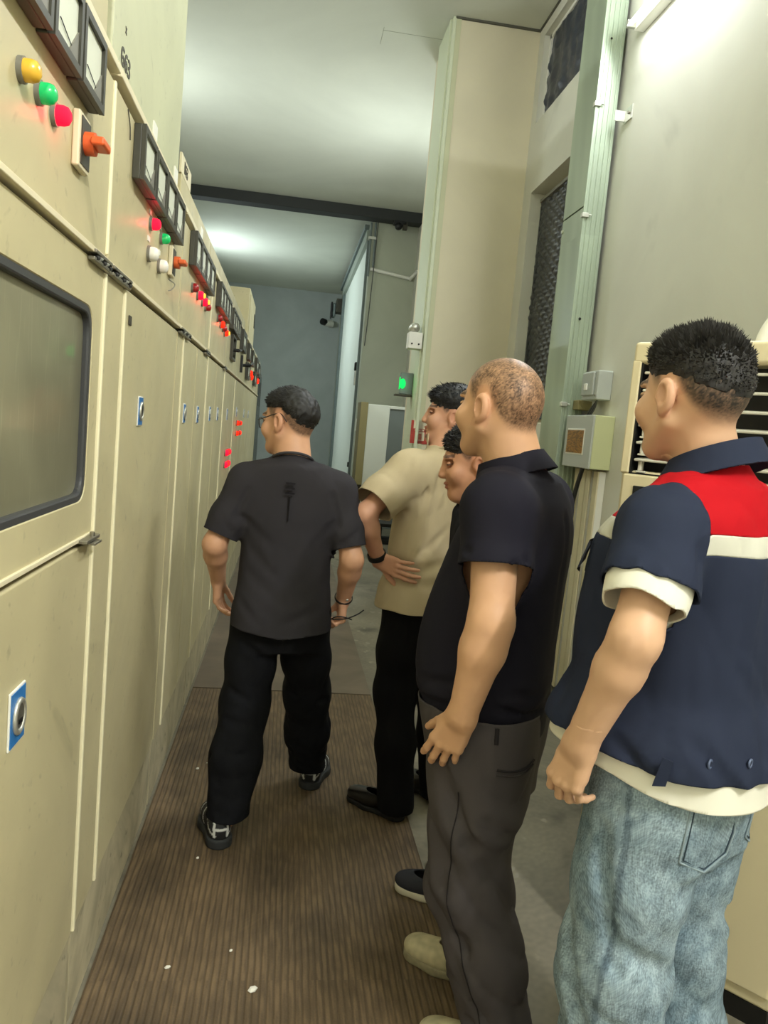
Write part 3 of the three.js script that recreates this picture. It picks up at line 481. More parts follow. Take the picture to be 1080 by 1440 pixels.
  const ct = new THREE.CanvasTexture(cv); ct.colorSpace = THREE.SRGBColorSpace; const pg = new THREE.BoxGeometry(0.42, 0.2, 0.004); part('print', pg, std({ map: ct, roughness: 0.5 }), st);
  const cs = thing('equipment_case', 'black case with two white stripes standing on the floor behind the men', 'case', [0.95, 0, -4.35]); part('shell', bx(-0.16, 0.0, -0.1, 0.12, 0.2, 0.12, 0.015), M.black, cs); part('stripe', bx(-0.163, 0.155, -0.103, 0.123, 0.17, 0.123, 0.003), M.white, cs); part('stripe', bx(-0.163, 0.025, -0.103, 0.123, 0.04, 0.123, 0.003), M.white, cs);
  const low = thing('wooden_stand', 'low dark stand on the floor beyond the beige shirt', 'stand', [1.5, 0, -9.2]); part('top', bx(-0.35, 0.42, -0.2, 0.35, 0.46, 0.2, 0.004), M.dark, low); for (const [x, z] of [[-0.32, -0.17], [0.32, -0.17], [-0.32, 0.17], [0.32, 0.17]]) part('leg', bx(x - 0.02, 0, z - 0.02, x + 0.02, 0.42, z + 0.02), M.dark, low); part('drawer', bx(-0.15, 0.18, 0.0, 0.3, 0.4, 0.19, 0.005), std({ color: 0x4a1a12, roughness: 0.6 }), low);
}
// white crumbs on the mat
for (const [x, z, s] of [[0.02, -1.96, 0.016], [-0.22, -2.05, 0.01], [-0.2, -2.6, 0.008], [-0.28, -3.3, 0.011], [-0.24, -3.36, 0.009], [-0.21, -3.15, 0.008], [-0.15, -3.75, 0.008], [-0.16, -3.55, 0.008], [-0.05, -2.12, 0.007]]) {
  const g = new THREE.IcosahedronGeometry(s, 0); g.scale(1, 0.35, 0.7); g.rotateY(x * 40); g.translate(x, 0.006 + s * 0.3, z); solo('plaster_crumb', g, M.paper, 'small white plaster crumb lying on the brown mat', 'crumb', 'white crumbs on the mat');
}
// ---------------------------------------------------------------- people: distance fields meshed as smooth surfaces
const smin = (a, b, k) => { const h = Math.max(k - Math.abs(a - b), 0) / k; return Math.min(a, b) - h * h * k * 0.25; };
const smax = (a, b, k) => -smin(-a, -b, k);
function cap(a, b, ra, rb) {   // tapered capsule
  const ax = a[0], ay = a[1], az = a[2], dx = b[0] - ax, dy = b[1] - ay, dz = b[2] - az, l2 = dx * dx + dy * dy + dz * dz || 1e-9;
  return (x, y, z) => { const px = x - ax, py = y - ay, pz = z - az; let t = (px * dx + py * dy + pz * dz) / l2; t = t < 0 ? 0 : t > 1 ? 1 : t; const qx = px - dx * t, qy = py - dy * t, qz = pz - dz * t; return Math.sqrt(qx * qx + qy * qy + qz * qz) - (ra + (rb - ra) * t); };
}
function chain(pts, k = 0.03) { const c = []; for (let i = 0; i + 1 < pts.length; i++) c.push(cap(pts[i], pts[i + 1], pts[i][3], pts[i + 1][3])); return (x, y, z) => { let d = c[0](x, y, z); for (let i = 1; i < c.length; i++) d = smin(d, c[i](x, y, z), k); return d; }; }
function ell(c, r) { const [cx, cy, cz] = c, [a, b, e] = r; return (x, y, z) => { x -= cx; y -= cy; z -= cz; const k0 = Math.sqrt((x / a) ** 2 + (y / b) ** 2 + (z / e) ** 2), k1 = Math.sqrt((x / a / a) ** 2 + (y / b / b) ** 2 + (z / e / e) ** 2); return k1 < 1e-9 ? -Math.min(a, b, e) : k0 * (k0 - 1) / k1; }; }
function cat(rows, y) {   // smooth interpolation of rows [y, ...values], y ascending
  let i = 0; while (i < rows.length - 2 && y > rows[i + 1][0]) i++;
  const a = rows[i], b = rows[i + 1], t = clamp((y - a[0]) / (b[0] - a[0])), p = rows[Math.max(0, i - 1)], q = rows[Math.min(rows.length - 1, i + 2)], out = [];
  for (let k = 1; k < a.length; k++) { const m0 = i > 0 ? (b[k] - p[k]) / (b[0] - p[0]) * (b[0] - a[0]) : b[k] - a[k], m1 = i < rows.length - 2 ? (q[k] - a[k]) / (q[0] - a[0]) * (b[0] - a[0]) : b[k] - a[k]; const t2 = t * t, t3 = t2 * t; out.push((2 * t3 - 3 * t2 + 1) * a[k] + (t3 - 2 * t2 + t) * m0 + (-2 * t3 + 3 * t2) * b[k] + (t3 - t2) * m1); }
  return out;
}
// trunk of elliptical sections: rows [y, half width, half depth, centre x, centre z]
function loft(rows, off = 0, p = 2.3) {
  const y0 = rows[0][0], y1 = rows[rows.length - 1][0], N = 160, T = []; for (let i = 0; i <= N; i++) T.push(cat(rows, y0 + (y1 - y0) * i / N));
  return (x, y, z) => { const yy = clamp(y, y0, y1), f = (yy - y0) / (y1 - y0) * N, i = Math.min(N - 1, Math.floor(f)), t = f - i, A = T[i], B = T[i + 1]; const a = A[0] + (B[0] - A[0]) * t + off, b = A[1] + (B[1] - A[1]) * t + off, u = Math.abs(x - A[2] - (B[2] - A[2]) * t) / a, v = Math.abs(z - A[3] - (B[3] - A[3]) * t) / b; const r = Math.pow(Math.pow(u, p) + Math.pow(v, p), 1 / p); const d = (r - 1) * Math.min(a, b) * (0.75 + 0.25 * Math.min(1, r)), e = y > y1 ? y - y1 : y < y0 ? y0 - y : 0; return e > 0 ? Math.hypot(Math.max(d, 0), e) : d; };
}
// naive surface nets over a box; blocks far from the surface are skipped
function iso(f, lo, hi, h) {
  const nx = Math.ceil((hi[0] - lo[0]) / h) + 1, ny = Math.ceil((hi[1] - lo[1]) / h) + 1, nz = Math.ceil((hi[2] - lo[2]) / h) + 1, D = new Float32Array(nx * ny * nz), B = 6, far = (B * h * 0.9 + h) * 1.7 + 0.004;
  const id = (i, j, k) => (k * ny + j) * nx + i;
  for (let K = 0; K < nz; K += B) for (let J = 0; J < ny; J += B) for (let I = 0; I < nx; I += B) {
    const c = f(lo[0] + (I + B / 2) * h, lo[1] + (J + B / 2) * h, lo[2] + (K + B / 2) * h), skip = Math.abs(c) > far;
    for (let k = K; k < Math.min(nz, K + B); k++) for (let j = J; j < Math.min(ny, J + B); j++) for (let i = I; i < Math.min(nx, I + B); i++) D[id(i, j, k)] = skip ? c : (i === 0 || j === 0 || k === 0 || i === nx - 1 || j === ny - 1 || k === nz - 1) ? Math.abs(h * 0.5) : f(lo[0] + i * h, lo[1] + j * h, lo[2] + k * h);
  }
  const vid = new Int32Array(nx * ny * nz).fill(-1), P = [], idx = [];
  for (let k = 0; k < nz - 1; k++) for (let j = 0; j < ny - 1; j++) for (let i = 0; i < nx - 1; i++) {
    let m = 0; const v = []; for (let c = 0; c < 8; c++) { const d = D[id(i + (c & 1), j + (c >> 1 & 1), k + (c >> 2))]; v.push(d); if (d < 0) m |= 1 << c; }
    if (m === 0 || m === 255) continue;
    let sx = 0, sy = 0, sz = 0, n = 0;
    for (const [a, b] of EDGES) if ((v[a] < 0) !== (v[b] < 0)) { const t = v[a] / (v[a] - v[b]); sx += (a & 1) + ((b & 1) - (a & 1)) * t; sy += (a >> 1 & 1) + ((b >> 1 & 1) - (a >> 1 & 1)) * t; sz += (a >> 2) + ((b >> 2) - (a >> 2)) * t; n++; }
    vid[id(i, j, k)] = P.length / 3; P.push(lo[0] + (i + sx / n) * h, lo[1] + (j + sy / n) * h, lo[2] + (k + sz / n) * h);
  }
  const quad = (a, b, c, d, flip) => { if (a < 0 || b < 0 || c < 0 || d < 0) return; if (flip) idx.push(a, c, b, a, d, c); else idx.push(a, b, c, a, c, d); };
  for (let k = 1; k < nz - 1; k++) for (let j = 1; j < ny - 1; j++) for (let i = 1; i < nx - 1; i++) {
    const s = D[id(i, j, k)] < 0;
    if (s !== D[id(i + 1, j, k)] < 0) quad(vid[id(i, j - 1, k - 1)], vid[id(i, j, k - 1)], vid[id(i, j, k)], vid[id(i, j - 1, k)], !s);
    if (s !== D[id(i, j + 1, k)] < 0) quad(vid[id(i - 1, j, k - 1)], vid[id(i - 1, j, k)], vid[id(i, j, k)], vid[id(i, j, k - 1)], !s);
    if (s !== D[id(i, j, k + 1)] < 0) quad(vid[id(i - 1, j - 1, k)], vid[id(i, j - 1, k)], vid[id(i, j, k)], vid[id(i - 1, j, k)], !s);
  }
  return { P, idx };
}
const EDGES = []; for (let a = 0; a < 8; a++) for (const b of [1, 2, 4]) if (!(a & b)) EDGES.push([a, a | b]);
// keep the part of a surface where fn > 0, cutting triangles on the line
function cut({ P, idx }, fn) {
  const n = P.length / 3, s = new Float32Array(n), Q = Array.from(P), out = [], mid = new Map(); for (let i = 0; i < n; i++) s[i] = fn(P[3 * i], P[3 * i + 1], P[3 * i + 2]);
  const X = (a, b) => { const key = a < b ? a * 4194304 + b : b * 4194304 + a; let v = mid.get(key); if (v === undefined) { const t = s[a] / (s[a] - s[b]); v = Q.length / 3; Q.push(P[3 * a] + (P[3 * b] - P[3 * a]) * t, P[3 * a + 1] + (P[3 * b + 1] - P[3 * a + 1]) * t, P[3 * a + 2] + (P[3 * b + 2] - P[3 * a + 2]) * t); mid.set(key, v); } return v; };
  for (let i = 0; i < idx.length; i += 3) { const t = [idx[i], idx[i + 1], idx[i + 2]], poly = []; for (let e = 0; e < 3; e++) { const a = t[e], b = t[(e + 1) % 3]; if (s[a] > 0) poly.push(a); if ((s[a] > 0) !== (s[b] > 0)) poly.push(X(a, b)); } for (let e = 1; e + 1 < poly.length; e++) out.push(poly[0], poly[e], poly[e + 1]); }
  return compact({ P: Q, idx: out });
}
function compact({ P, idx }) { const map = new Map(), Q = [], o = []; for (const i of idx) { let v = map.get(i); if (v === undefined) { v = Q.length / 3; map.set(i, v); Q.push(P[3 * i], P[3 * i + 1], P[3 * i + 2]); } o.push(v); } return { P: Q, idx: o }; }
function normalsOf({ P, idx }) { const N = new Float32Array(P.length); for (let i = 0; i < idx.length; i += 3) { const a = 3 * idx[i], b = 3 * idx[i + 1], c = 3 * idx[i + 2]; const ux = P[b] - P[a], uy = P[b + 1] - P[a + 1], uz = P[b + 2] - P[a + 2], vx = P[c] - P[a], vy = P[c + 1] - P[a + 1], vz = P[c + 2] - P[a + 2], nx = uy * vz - uz * vy, ny = uz * vx - ux * vz, nz = ux * vy - uy * vx; for (const o of [a, b, c]) { N[o] += nx; N[o + 1] += ny; N[o + 2] += nz; } } for (let i = 0; i < N.length; i += 3) { const l = Math.hypot(N[i], N[i + 1], N[i + 2]) || 1; N[i] /= l; N[i + 1] /= l; N[i + 2] /= l; } return N; }
// give cloth a thickness with closed rims
function thick(m, t) {
  const N = normalsOf(m), n = m.P.length / 3, P = Array.from(m.P), idx = Array.from(m.idx), ed = new Map();
  for (let i = 0; i < m.P.length; i++) P.push(m.P[i] - N[i] * t);
  for (let i = 0; i < m.idx.length; i += 3) { const [a, b, c] = [m.idx[i], m.idx[i + 1], m.idx[i + 2]]; idx.push(a + n, c + n, b + n); for (const [p, q] of [[a, b], [b, c], [c, a]]) { const k = p < q ? p * 4194304 + q : q * 4194304 + p; ed.set(k, ed.has(k) ? null : [p, q]); } }
  for (const e of ed.values()) if (e) { const [p, q] = e; idx.push(q, p, p + n, q, p + n, q + n); }
  return { P, idx };
}
function geo(m, color, uv) {   // color(x, y, z, nx, ny, nz) -> linear rgb
  const g = new THREE.BufferGeometry(), N = normalsOf(m), n = m.P.length / 3; g.setAttribute('position', new THREE.Float32BufferAttribute(m.P, 3)); g.setAttribute('normal', new THREE.Float32BufferAttribute(N, 3)); g.setIndex(m.idx);
  const U = new Float32Array(n * 2); for (let i = 0; i < n; i++) { const x = m.P[3 * i], y = m.P[3 * i + 1], z = m.P[3 * i + 2]; if (uv) { const r = uv(x, y, z); U[2 * i] = r[0]; U[2 * i + 1] = r[1]; } else { U[2 * i] = x + z; U[2 * i + 1] = y; } } g.setAttribute('uv', new THREE.BufferAttribute(U, 2));
  if (color) { const C = new Float32Array(n * 3); for (let i = 0; i < n; i++) { const c = color(m.P[3 * i], m.P[3 * i + 1], m.P[3 * i + 2], N[3 * i], N[3 * i + 1], N[3 * i + 2]); C[3 * i] = c[0]; C[3 * i + 1] = c[1]; C[3 * i + 2] = c[2]; } g.setAttribute('color', new THREE.BufferAttribute(C, 3)); }
  return g;
}
const join = (...ms) => { const P = [], idx = []; for (const m of ms) { const o = P.length / 3; for (const v of m.P) P.push(v); for (const i of m.idx) idx.push(i + o); } return { P, idx }; };
function bounds(list, pad) { const lo = [1e9, 1e9, 1e9], hi = [-1e9, -1e9, -1e9]; for (const p of list) for (let k = 0; k < 3; k++) { lo[k] = Math.min(lo[k], p[k] - pad); hi[k] = Math.max(hi[k], p[k] + pad); } return [lo, hi]; }
const lin = (hex) => { const c = new THREE.Color(hex); return [c.r, c.g, c.b]; };
const mix3 = (a, b, t) => [mix(a[0], b[0], t), mix(a[1], b[1], t), mix(a[2], b[2], t)];
const vc = (o) => std({ vertexColors: true, ...o });

// ---- head: local frame faces -z, +x is the person's right, origin between the ears
function headField(o) {
  const jw = o.jaw ?? 1, ck = o.cheek ?? 1;
  const cranium = ell([0, 0.036, 0.012], [0.0765, 0.086, 0.098]), back = ell([0, 0.012, 0.05], [0.066, 0.068, 0.06]), face = ell([0, -0.03, -0.036], [0.06 * jw, 0.078, 0.056]);
  const chin = ell([0, -0.098, -0.066], [0.028 * jw, 0.022, 0.024]), jaw = (s) => cap([0.058 * s * jw, -0.05, 0.0], [0.022 * s, -0.098, -0.058], 0.02, 0.018), jl = jaw(1), jr = jaw(-1);
  const cl = ell([0.037, -0.028, -0.066], [0.03 * ck, 0.03, 0.026]), cr = ell([-0.037, -0.028, -0.066], [0.03 * ck, 0.03, 0.026]);
  const brow = cap([-0.036, 0.024, -0.083], [0.036, 0.024, -0.083], 0.011, 0.011), nose = cap([0, 0.012, -0.092], [0, -0.029, -0.106], 0.0075, 0.0115), nl = ell([0.012, -0.033, -0.1], [0.009, 0.008, 0.01]), nr = ell([-0.012, -0.033, -0.1], [0.009, 0.008, 0.01]);
  const lipU = ell([0, -0.058, -0.092], [0.025, 0.0065, 0.01]), lipL = ell([0, -0.07, -0.089], [0.021, 0.007, 0.01]), mouth = cap([-0.022, -0.064, -0.099], [0.022, -0.064, -0.099], 0.0028, 0.0028);
  const eyeL = ell([0.033, 0.006, -0.083], [0.017, 0.011, 0.011]), eyeR = ell([-0.033, 0.006, -0.083], [0.017, 0.011, 0.011]);
  const mEar = (s) => { const rim = ell([0.084 * s, -0.004, 0.012], [0.012, 0.034, 0.021]), bowl = ell([0.095 * s, -0.004, 0.008], [0.013, 0.021, 0.011]), lobe = ell([0.08 * s, -0.034, 0.004], [0.009, 0.011, 0.01]), root = ell([0.074 * s, -0.004, 0.0], [0.012, 0.024, 0.014]), tragus = ell([0.081 * s, -0.008, -0.009], [0.006, 0.008, 0.005]); return (x, y, z) => { let d = smax(smin(rim(x, y, z), lobe(x, y, z), 0.008), -bowl(x, y, z), 0.004); d = smin(d, root(x, y, z), 0.006); return smin(d, tragus(x, y, z), 0.004); }; };
  const earL = mEar(1), earR = mEar(-1);
  const skull = (x, y, z) => { let d = smin(cranium(x, y, z), back(x, y, z), 0.03); d = smin(d, face(x, y, z), 0.03); d = smin(d, chin(x, y, z), 0.03); d = smin(d, Math.min(jl(x, y, z), jr(x, y, z)), 0.03); return d; };
  const whole = (x, y, z) => { let d = skull(x, y, z); if (d > 0.08) return d - 0.02; d = smin(d, Math.min(cl(x, y, z), cr(x, y, z)), 0.025); d = smin(d, brow(x, y, z), 0.012); d = smin(d, nose(x, y, z), 0.012); d = smin(d, Math.min(nl(x, y, z), nr(x, y, z)), 0.007); d = smax(d, -Math.min(eyeL(x, y, z - 0.001), eyeR(x, y, z - 0.001)) + 0.004, 0.01); d = smin(d, Math.min(eyeL(x, y, z), eyeR(x, y, z)) + 0.0035, 0.004); d = smin(d, lipU(x, y, z), 0.006); d = smin(d, lipL(x, y, z), 0.006); d = smax(d, -mouth(x, y, z), 0.004); return smin(d, Math.min(earL(x, y, z), earR(x, y, z)), 0.005); };
  return { skull, whole };
}
// ---- hand: wrist w, direction d to the fingers, palm faces n, thumb side t; curls per finger
function handField(h) {
  const w = V(...h.w), d = V(...h.d).normalize(), n = V(...h.n); n.addScaledVector(d, -n.dot(d)).normalize(); const t = V().crossVectors(n, d).multiplyScalar(h.side).normalize(), s = h.s ?? 1;
  const A = (a, b, c) => { const p = w.clone().addScaledVector(d, a * s).addScaledVector(t, b * s).addScaledVector(n, c * s); return [p.x, p.y, p.z]; };
  const pts = [h.w], palm = [], fing = []; const offs = [0.03, 0.01, -0.01, -0.029], kn = [0.09, 0.094, 0.09, 0.081], len = [[0.043, 0.026, 0.021], [0.047, 0.029, 0.022], [0.043, 0.027, 0.021], [0.033, 0.02, 0.018]], rad = [0.0096, 0.01, 0.0094, 0.0083];
  for (let i = 0; i < 4; i++) palm.push(cap([...A(0.0, offs[i] * 0.55, 0)], [...A(kn[i], offs[i], 0)], 0.0145 * s, 0.0115 * s));
  palm.push(cap(A(0.02, 0.02, 0.006), A(0.05, 0.034, 0.012), 0.015 * s, 0.012 * s)); palm.push(cap(A(0.02, -0.02, 0.006), A(0.06, -0.026, 0.006), 0.013 * s, 0.012 * s));
  const C = h.curl;
  for (let i = 0; i < 4; i++) { let [a, b, c] = [kn[i], offs[i], 0]; const q = []; let ang = 0; const sp = (h.spread ?? 0.06) * (1.5 - i); for (let k = 0; k < 3; k++) { ang += (C[i] ?? C[0])[k]; const L = len[i][k]; const a2 = a + L * Math.cos(ang), c2 = c + L * Math.sin(ang), b2 = b + L * sp; q.push(cap(A(a, b, c), A(a2, b2, c2), (rad[i] - 0.0008 * k) * s, (rad[i] - 0.0008 * (k + 1)) * s)); pts.push(A(a2, b2, c2)); [a, b, c] = [a2, b2, c2]; } fing.push(q); }
  { const th = h.thumb ?? [0.62, 0.5, 0.6, 0.35]; const [da, db, dc] = [Math.cos(th[0]), Math.sin(th[0]), th[1]]; const L = Math.hypot(da, db, dc); const p1 = [0.028 + 0.043 * da / L, 0.024 + 0.043 * db / L, 0.008 + 0.043 * dc / L], e2 = th[2]; const dd = [Math.cos(th[0] - e2), Math.sin(th[0] - e2), dc + th[3]]; const L2 = Math.hypot(...dd); const p2 = p1.map((v, i) => v + 0.032 * dd[i] / L2), p3 = p2.map((v, i) => v + 0.026 * dd[i] / L2); fing.push([cap(A(0.022, 0.018, 0.006), A(...p1), 0.014 * s, 0.0112 * s), cap(A(...p1), A(...p2), 0.0112 * s, 0.0102 * s), cap(A(...p2), A(...p3), 0.0102 * s, 0.0085 * s)]); pts.push(A(...p1), A(...p2), A(...p3)); }
  return { pts, at: A, f: (x, y, z) => { let p = palm[0](x, y, z); for (let i = 1; i < palm.length; i++) p = smin(p, palm[i](x, y, z), 0.012); let m = 1e9; for (const q of fing) { let e = q[0](x, y, z); for (let k = 1; k < q.length; k++) e = smin(e, q[k](x, y, z), 0.004); if (e < m) m = e; } return smin(p, m, 0.009); } };
}
// ---- person. P holds joints in the person's own frame (faces -z, +x right, y up from the floor)
function person(P) {
  const root = thing('person', P.label, 'person', [P.at[0], 0, P.at[1]], 'men standing and walking in the aisle', P.turn * Math.PI / 180);
  const H = P.head, hm = new THREE.Matrix4().compose(V(...H.c), new THREE.Quaternion().setFromEuler(new THREE.Euler((H.pitch ?? 0) * Math.PI / 180, H.turn * Math.PI / 180, (H.roll ?? 0) * Math.PI / 180, 'YXZ')), V(1, 1, 1)), inv = hm.clone().invert().elements, hs = H.s ?? 1;
  const toHead = (x, y, z) => [(inv[0] * x + inv[4] * y + inv[8] * z + inv[12]) / hs, (inv[1] * x + inv[5] * y + inv[9] * z + inv[13]) / hs, (inv[2] * x + inv[6] * y + inv[10] * z + inv[14]) / hs];
  const fromHead = (a) => { const v = V(a[0] * hs, a[1] * hs, a[2] * hs).applyMatrix4(hm); return [v.x, v.y, v.z]; };
  const hf = headField(H), headF = (x, y, z) => { const q = toHead(x, y, z); return hf.whole(q[0], q[1], q[2]) * hs; };
  const nk = P.neck, jawIn = fromHead([0, -0.03, 0.02]), neckF = cap([nk[0], nk[1], nk[2]], jawIn, nk[3] ?? 0.062, (nk[4] ?? 0.056)), trapF = (() => { const a = cap([nk[0], nk[1] - 0.03, nk[2]], [P.shL[0] * 0.75, P.shL[1] + 0.0, P.shL[2]], 0.06, 0.05), b = cap([nk[0], nk[1] - 0.03, nk[2]], [P.shR[0] * 0.75, P.shR[1] + 0.0, P.shR[2]], 0.06, 0.05); return (x, y, z) => Math.min(a(x, y, z), b(x, y, z)); })();
  const ar = P.arm ?? [0.05, 0.041, 0.043, 0.029];
  const armChain = (s, e, w) => { const m = [mix(e[0], w[0], 0.28), mix(e[1], w[1], 0.28), mix(e[2], w[2], 0.28), ar[2]]; return chain([[...s, ar[0]], [...e, ar[1]], m, [...w, ar[3]]], 0.025); };
  const armL = armChain(P.shL, P.elL, P.wrL), armR = armChain(P.shR, P.elR, P.wrR);
  const legL = chain([[...P.hipL, 0.085], [...P.knL, 0.055], [...P.anL, 0.04]], 0.04), legR = chain([[...P.hipR, 0.085], [...P.knR, 0.055], [...P.anR, 0.04]], 0.04);
  const tr0 = loft(P.trunk, -0.03), hipY = P.hipL[1], trunk = (x, y, z) => Math.max(tr0(x, y, z), hipY - 0.02 - y), hL = handField(P.handL), hR = handField(P.handR);
  const upper = (x, y, z) => { let d = smin(trunk(x, y, z), trapF(x, y, z) + 0.012, 0.04); d = smin(d, neckF(x, y, z), 0.045); d = smin(d, headF(x, y, z), 0.022); d = smin(d, Math.min(armL(x, y, z), armR(x, y, z)), 0.018); return d; };
  const full = (x, y, z) => { let d = upper(x, y, z); d = smin(d, Math.min(legL(x, y, z), legR(x, y, z)), 0.03); return d; };
  const [lo, hi] = bounds([P.shL, P.shR, P.elL, P.elR, P.wrL, P.wrR, P.knL, P.knR, P.anL, P.anR, P.hipL, P.hipR], 0.17); lo[1] = 0.03;
  const ny = H.c[1] - 0.11; hi[1] = ny + 0.012;
  const bodyM = iso((x, y, z) => Math.max(full(x, y, z), y - ny - 0.004), lo, hi, 0.0125);
  const headM = iso((x, y, z) => Math.max(smin(smin(headF(x, y, z), neckF(x, y, z), 0.022), trapF(x, y, z) + 0.012, 0.045), ny - 0.03 - y), [H.c[0] - 0.16, ny - 0.05, H.c[2] - 0.16], [H.c[0] + 0.16, H.c[1] + 0.17, H.c[2] + 0.17], 0.0036);
  const forearm = (e, w) => cap([mix(e[0], w[0], 0.7), mix(e[1], w[1], 0.7), mix(e[2], w[2], 0.7)], w, mix(ar[2], ar[3], 0.62), ar[3] * 0.97), faL = forearm(P.elL, P.wrL), faR = forearm(P.elR, P.wrR);
  const handM = (hh, fa) => { const [a, b] = bounds(hh.pts, 0.045); return iso((x, y, z) => smin(hh.f(x, y, z), fa(x, y, z), 0.02), a, b, 0.0032); };
  const mesh = join(bodyM, headM, handM(hL, faL), handM(hR, faR));
  const sk = lin(P.skin), lip = mix3(sk, lin(0x9c4a42), 0.55), browC = lin(0x1c1410), red = mix3(sk, lin(0xb0604a), 0.35);
  const skinCol = (x, y, z) => { let c = sk; const k = 0.06 * noise(x * 38, y * 38, z * 38) + 0.05 * noise(x * 9, y * 9, z * 9); c = [c[0] * (1 + k), c[1] * (1 + k), c[2] * (1 + k * 0.8)]; const q = toHead(x, y, z); if (q[2] < -0.06 && q[1] > -0.1 && q[1] < 0.06) { const ax = Math.abs(q[0]); if (q[1] > 0.026 && q[1] < 0.036 + 0.004 * noise(ax * 90, 1) && ax > 0.012 && ax < 0.052) c = mix3(c, browC, 0.8); if (Math.abs(q[1] - 0.0045) < 0.0028 && ax > 0.018 && ax < 0.047) c = mix3(c, browC, 0.85); if (q[2] < -0.09 && q[1] < -0.053 && q[1] > -0.076 && ax < 0.025) c = lip; if (P.beard && q[1] < -0.086 && ax < 0.03) c = mix3(c, browC, 0.75); } if (Math.abs(q[0]) > 0.072 && Math.abs(q[1]) < 0.05 && Math.abs(q[2]) < 0.05) c = mix3(c, red, 0.5); if (P.stubble) { const s = P.stubble(q[0], q[1], q[2]); if (s > 0) { const g = 0.5 + 0.9 * noise(q[0] * 420, q[1] * 420, q[2] * 420) + 0.35 * noise(q[0] * 60, q[1] * 60, q[2] * 60); c = mix3(c, lin(P.hairColor ?? 0x14110f), clamp(s * ((P.stubbleBase ?? 0.35) + (1 - (P.stubbleBase ?? 0.35)) * g))); } } return c; };
  part('body', geo(mesh, skinCol), new THREE.MeshPhysicalMaterial({ vertexColors: true, roughness: 0.52, sheen: 0.15, sheenRoughness: 0.5, sheenColor: new THREE.Color(0xffc8a8) }), root);
  return { root, P, toHead, fromHead, hf, hs, hL, hR, armL, armR, neckF, trapF, headF };
}
// ---- hair: shell over the skull where cover(q) > 0, with tufts
function hair(S, o) {
  const { root, hf, hs, P, toHead, fromHead } = S, H = P.head, col = lin(o.color ?? 0x0c0b0c), col2 = lin(o.color2 ?? 0x2a2320);
  const f = (x, y, z) => { const q = toHead(x, y, z); const th = o.thick(q[0], q[1], q[2]) * mix(0.05, 1, smooth(-0.004, 0.026, o.cover(q[0], q[1], q[2]))); return (hf.skull(q[0], q[1], q[2]) - th - 0.0035 * noise(q[0] * 70, q[1] * 60, q[2] * 70) - 0.004 * noise(q[0] * 25, q[1] * 25, q[2] * 25)) * hs; };
  let m = iso(f, [H.c[0] - 0.16, H.c[1] - 0.14, H.c[2] - 0.16], [H.c[0] + 0.16, H.c[1] + 0.19, H.c[2] + 0.17], 0.004);
  m = cut(m, (x, y, z) => { const q = toHead(x, y, z); return o.cover(q[0], q[1], q[2]); }); m = thick(m, 0.006);
  const g = geo(m, (x, y, z) => { const q = toHead(x, y, z), k = clamp(0.5 + 0.8 * noise(q[0] * 160, q[1] * 50, q[2] * 160)); return mix3(col, col2, k * 0.8); });
  const list = [g];
  if (o.tufts) { // short tapering locks rooted on the shell
    const r = seeded(o.seed ?? 5), N = normalsOf(m), pos = [], nor = [], cl = [], cnt = m.P.length / 6;   // outer half of the vertices
    for (let k = 0; k < o.tufts; k++) { const i = Math.floor(r() * cnt), p = V(m.P[3 * i], m.P[3 * i + 1], m.P[3 * i + 2]), n = V(N[3 * i], N[3 * i + 1], N[3 * i + 2]), q = toHead(p.x, p.y, p.z); const L = o.length(q[0], q[1], q[2]) * (0.6 + 0.7 * r()) * mix(0.35, 1, smooth(0, 0.03, o.cover(q[0], q[1], q[2]))); if (L < 0.002) continue; const fl = o.flow(q[0], q[1], q[2]); const fv = V(...fromHead(fl)).sub(V(...fromHead([0, 0, 0]))); const dir = n.clone().multiplyScalar(o.lift ?? 1).add(fv).add(V(r() - 0.5, r() - 0.5, r() - 0.5).multiplyScalar(0.7)).normalize(); const side = V().crossVectors(dir, V(0.3, 0.2, 0.9)).normalize(), s2 = V().crossVectors(dir, side), w = 0.0034; const tip = p.clone().addScaledVector(dir, L); p.addScaledVector(n, -0.004); const ring = [0, 1, 2].map((e) => p.clone().addScaledVector(side, w * Math.cos(e * 2.094)).addScaledVector(s2, w * Math.sin(e * 2.094))); const cc = mix3(col, col2, r()); for (let e = 0; e < 3; e++) { const a = ring[e], b = ring[(e + 1) % 3]; const nn = V().crossVectors(b.clone().sub(a), tip.clone().sub(a)).normalize(); for (const v of [a, b, tip]) { pos.push(v.x, v.y, v.z); nor.push(nn.x, nn.y, nn.z); cl.push(...cc); } } }
    const tg = new THREE.BufferGeometry(); tg.setAttribute('position', new THREE.Float32BufferAttribute(pos, 3)); tg.setAttribute('normal', new THREE.Float32BufferAttribute(nor, 3)); tg.setAttribute('uv', new THREE.BufferAttribute(new Float32Array(pos.length / 3 * 2), 2)); tg.setAttribute('color', new THREE.Float32BufferAttribute(cl, 3)); list[0] = g.toNonIndexed(); list.push(tg);
  }
  part('hair', list.length > 1 ? mergeGeometries(list) : g, vc({ roughness: 0.6 }), root);
}
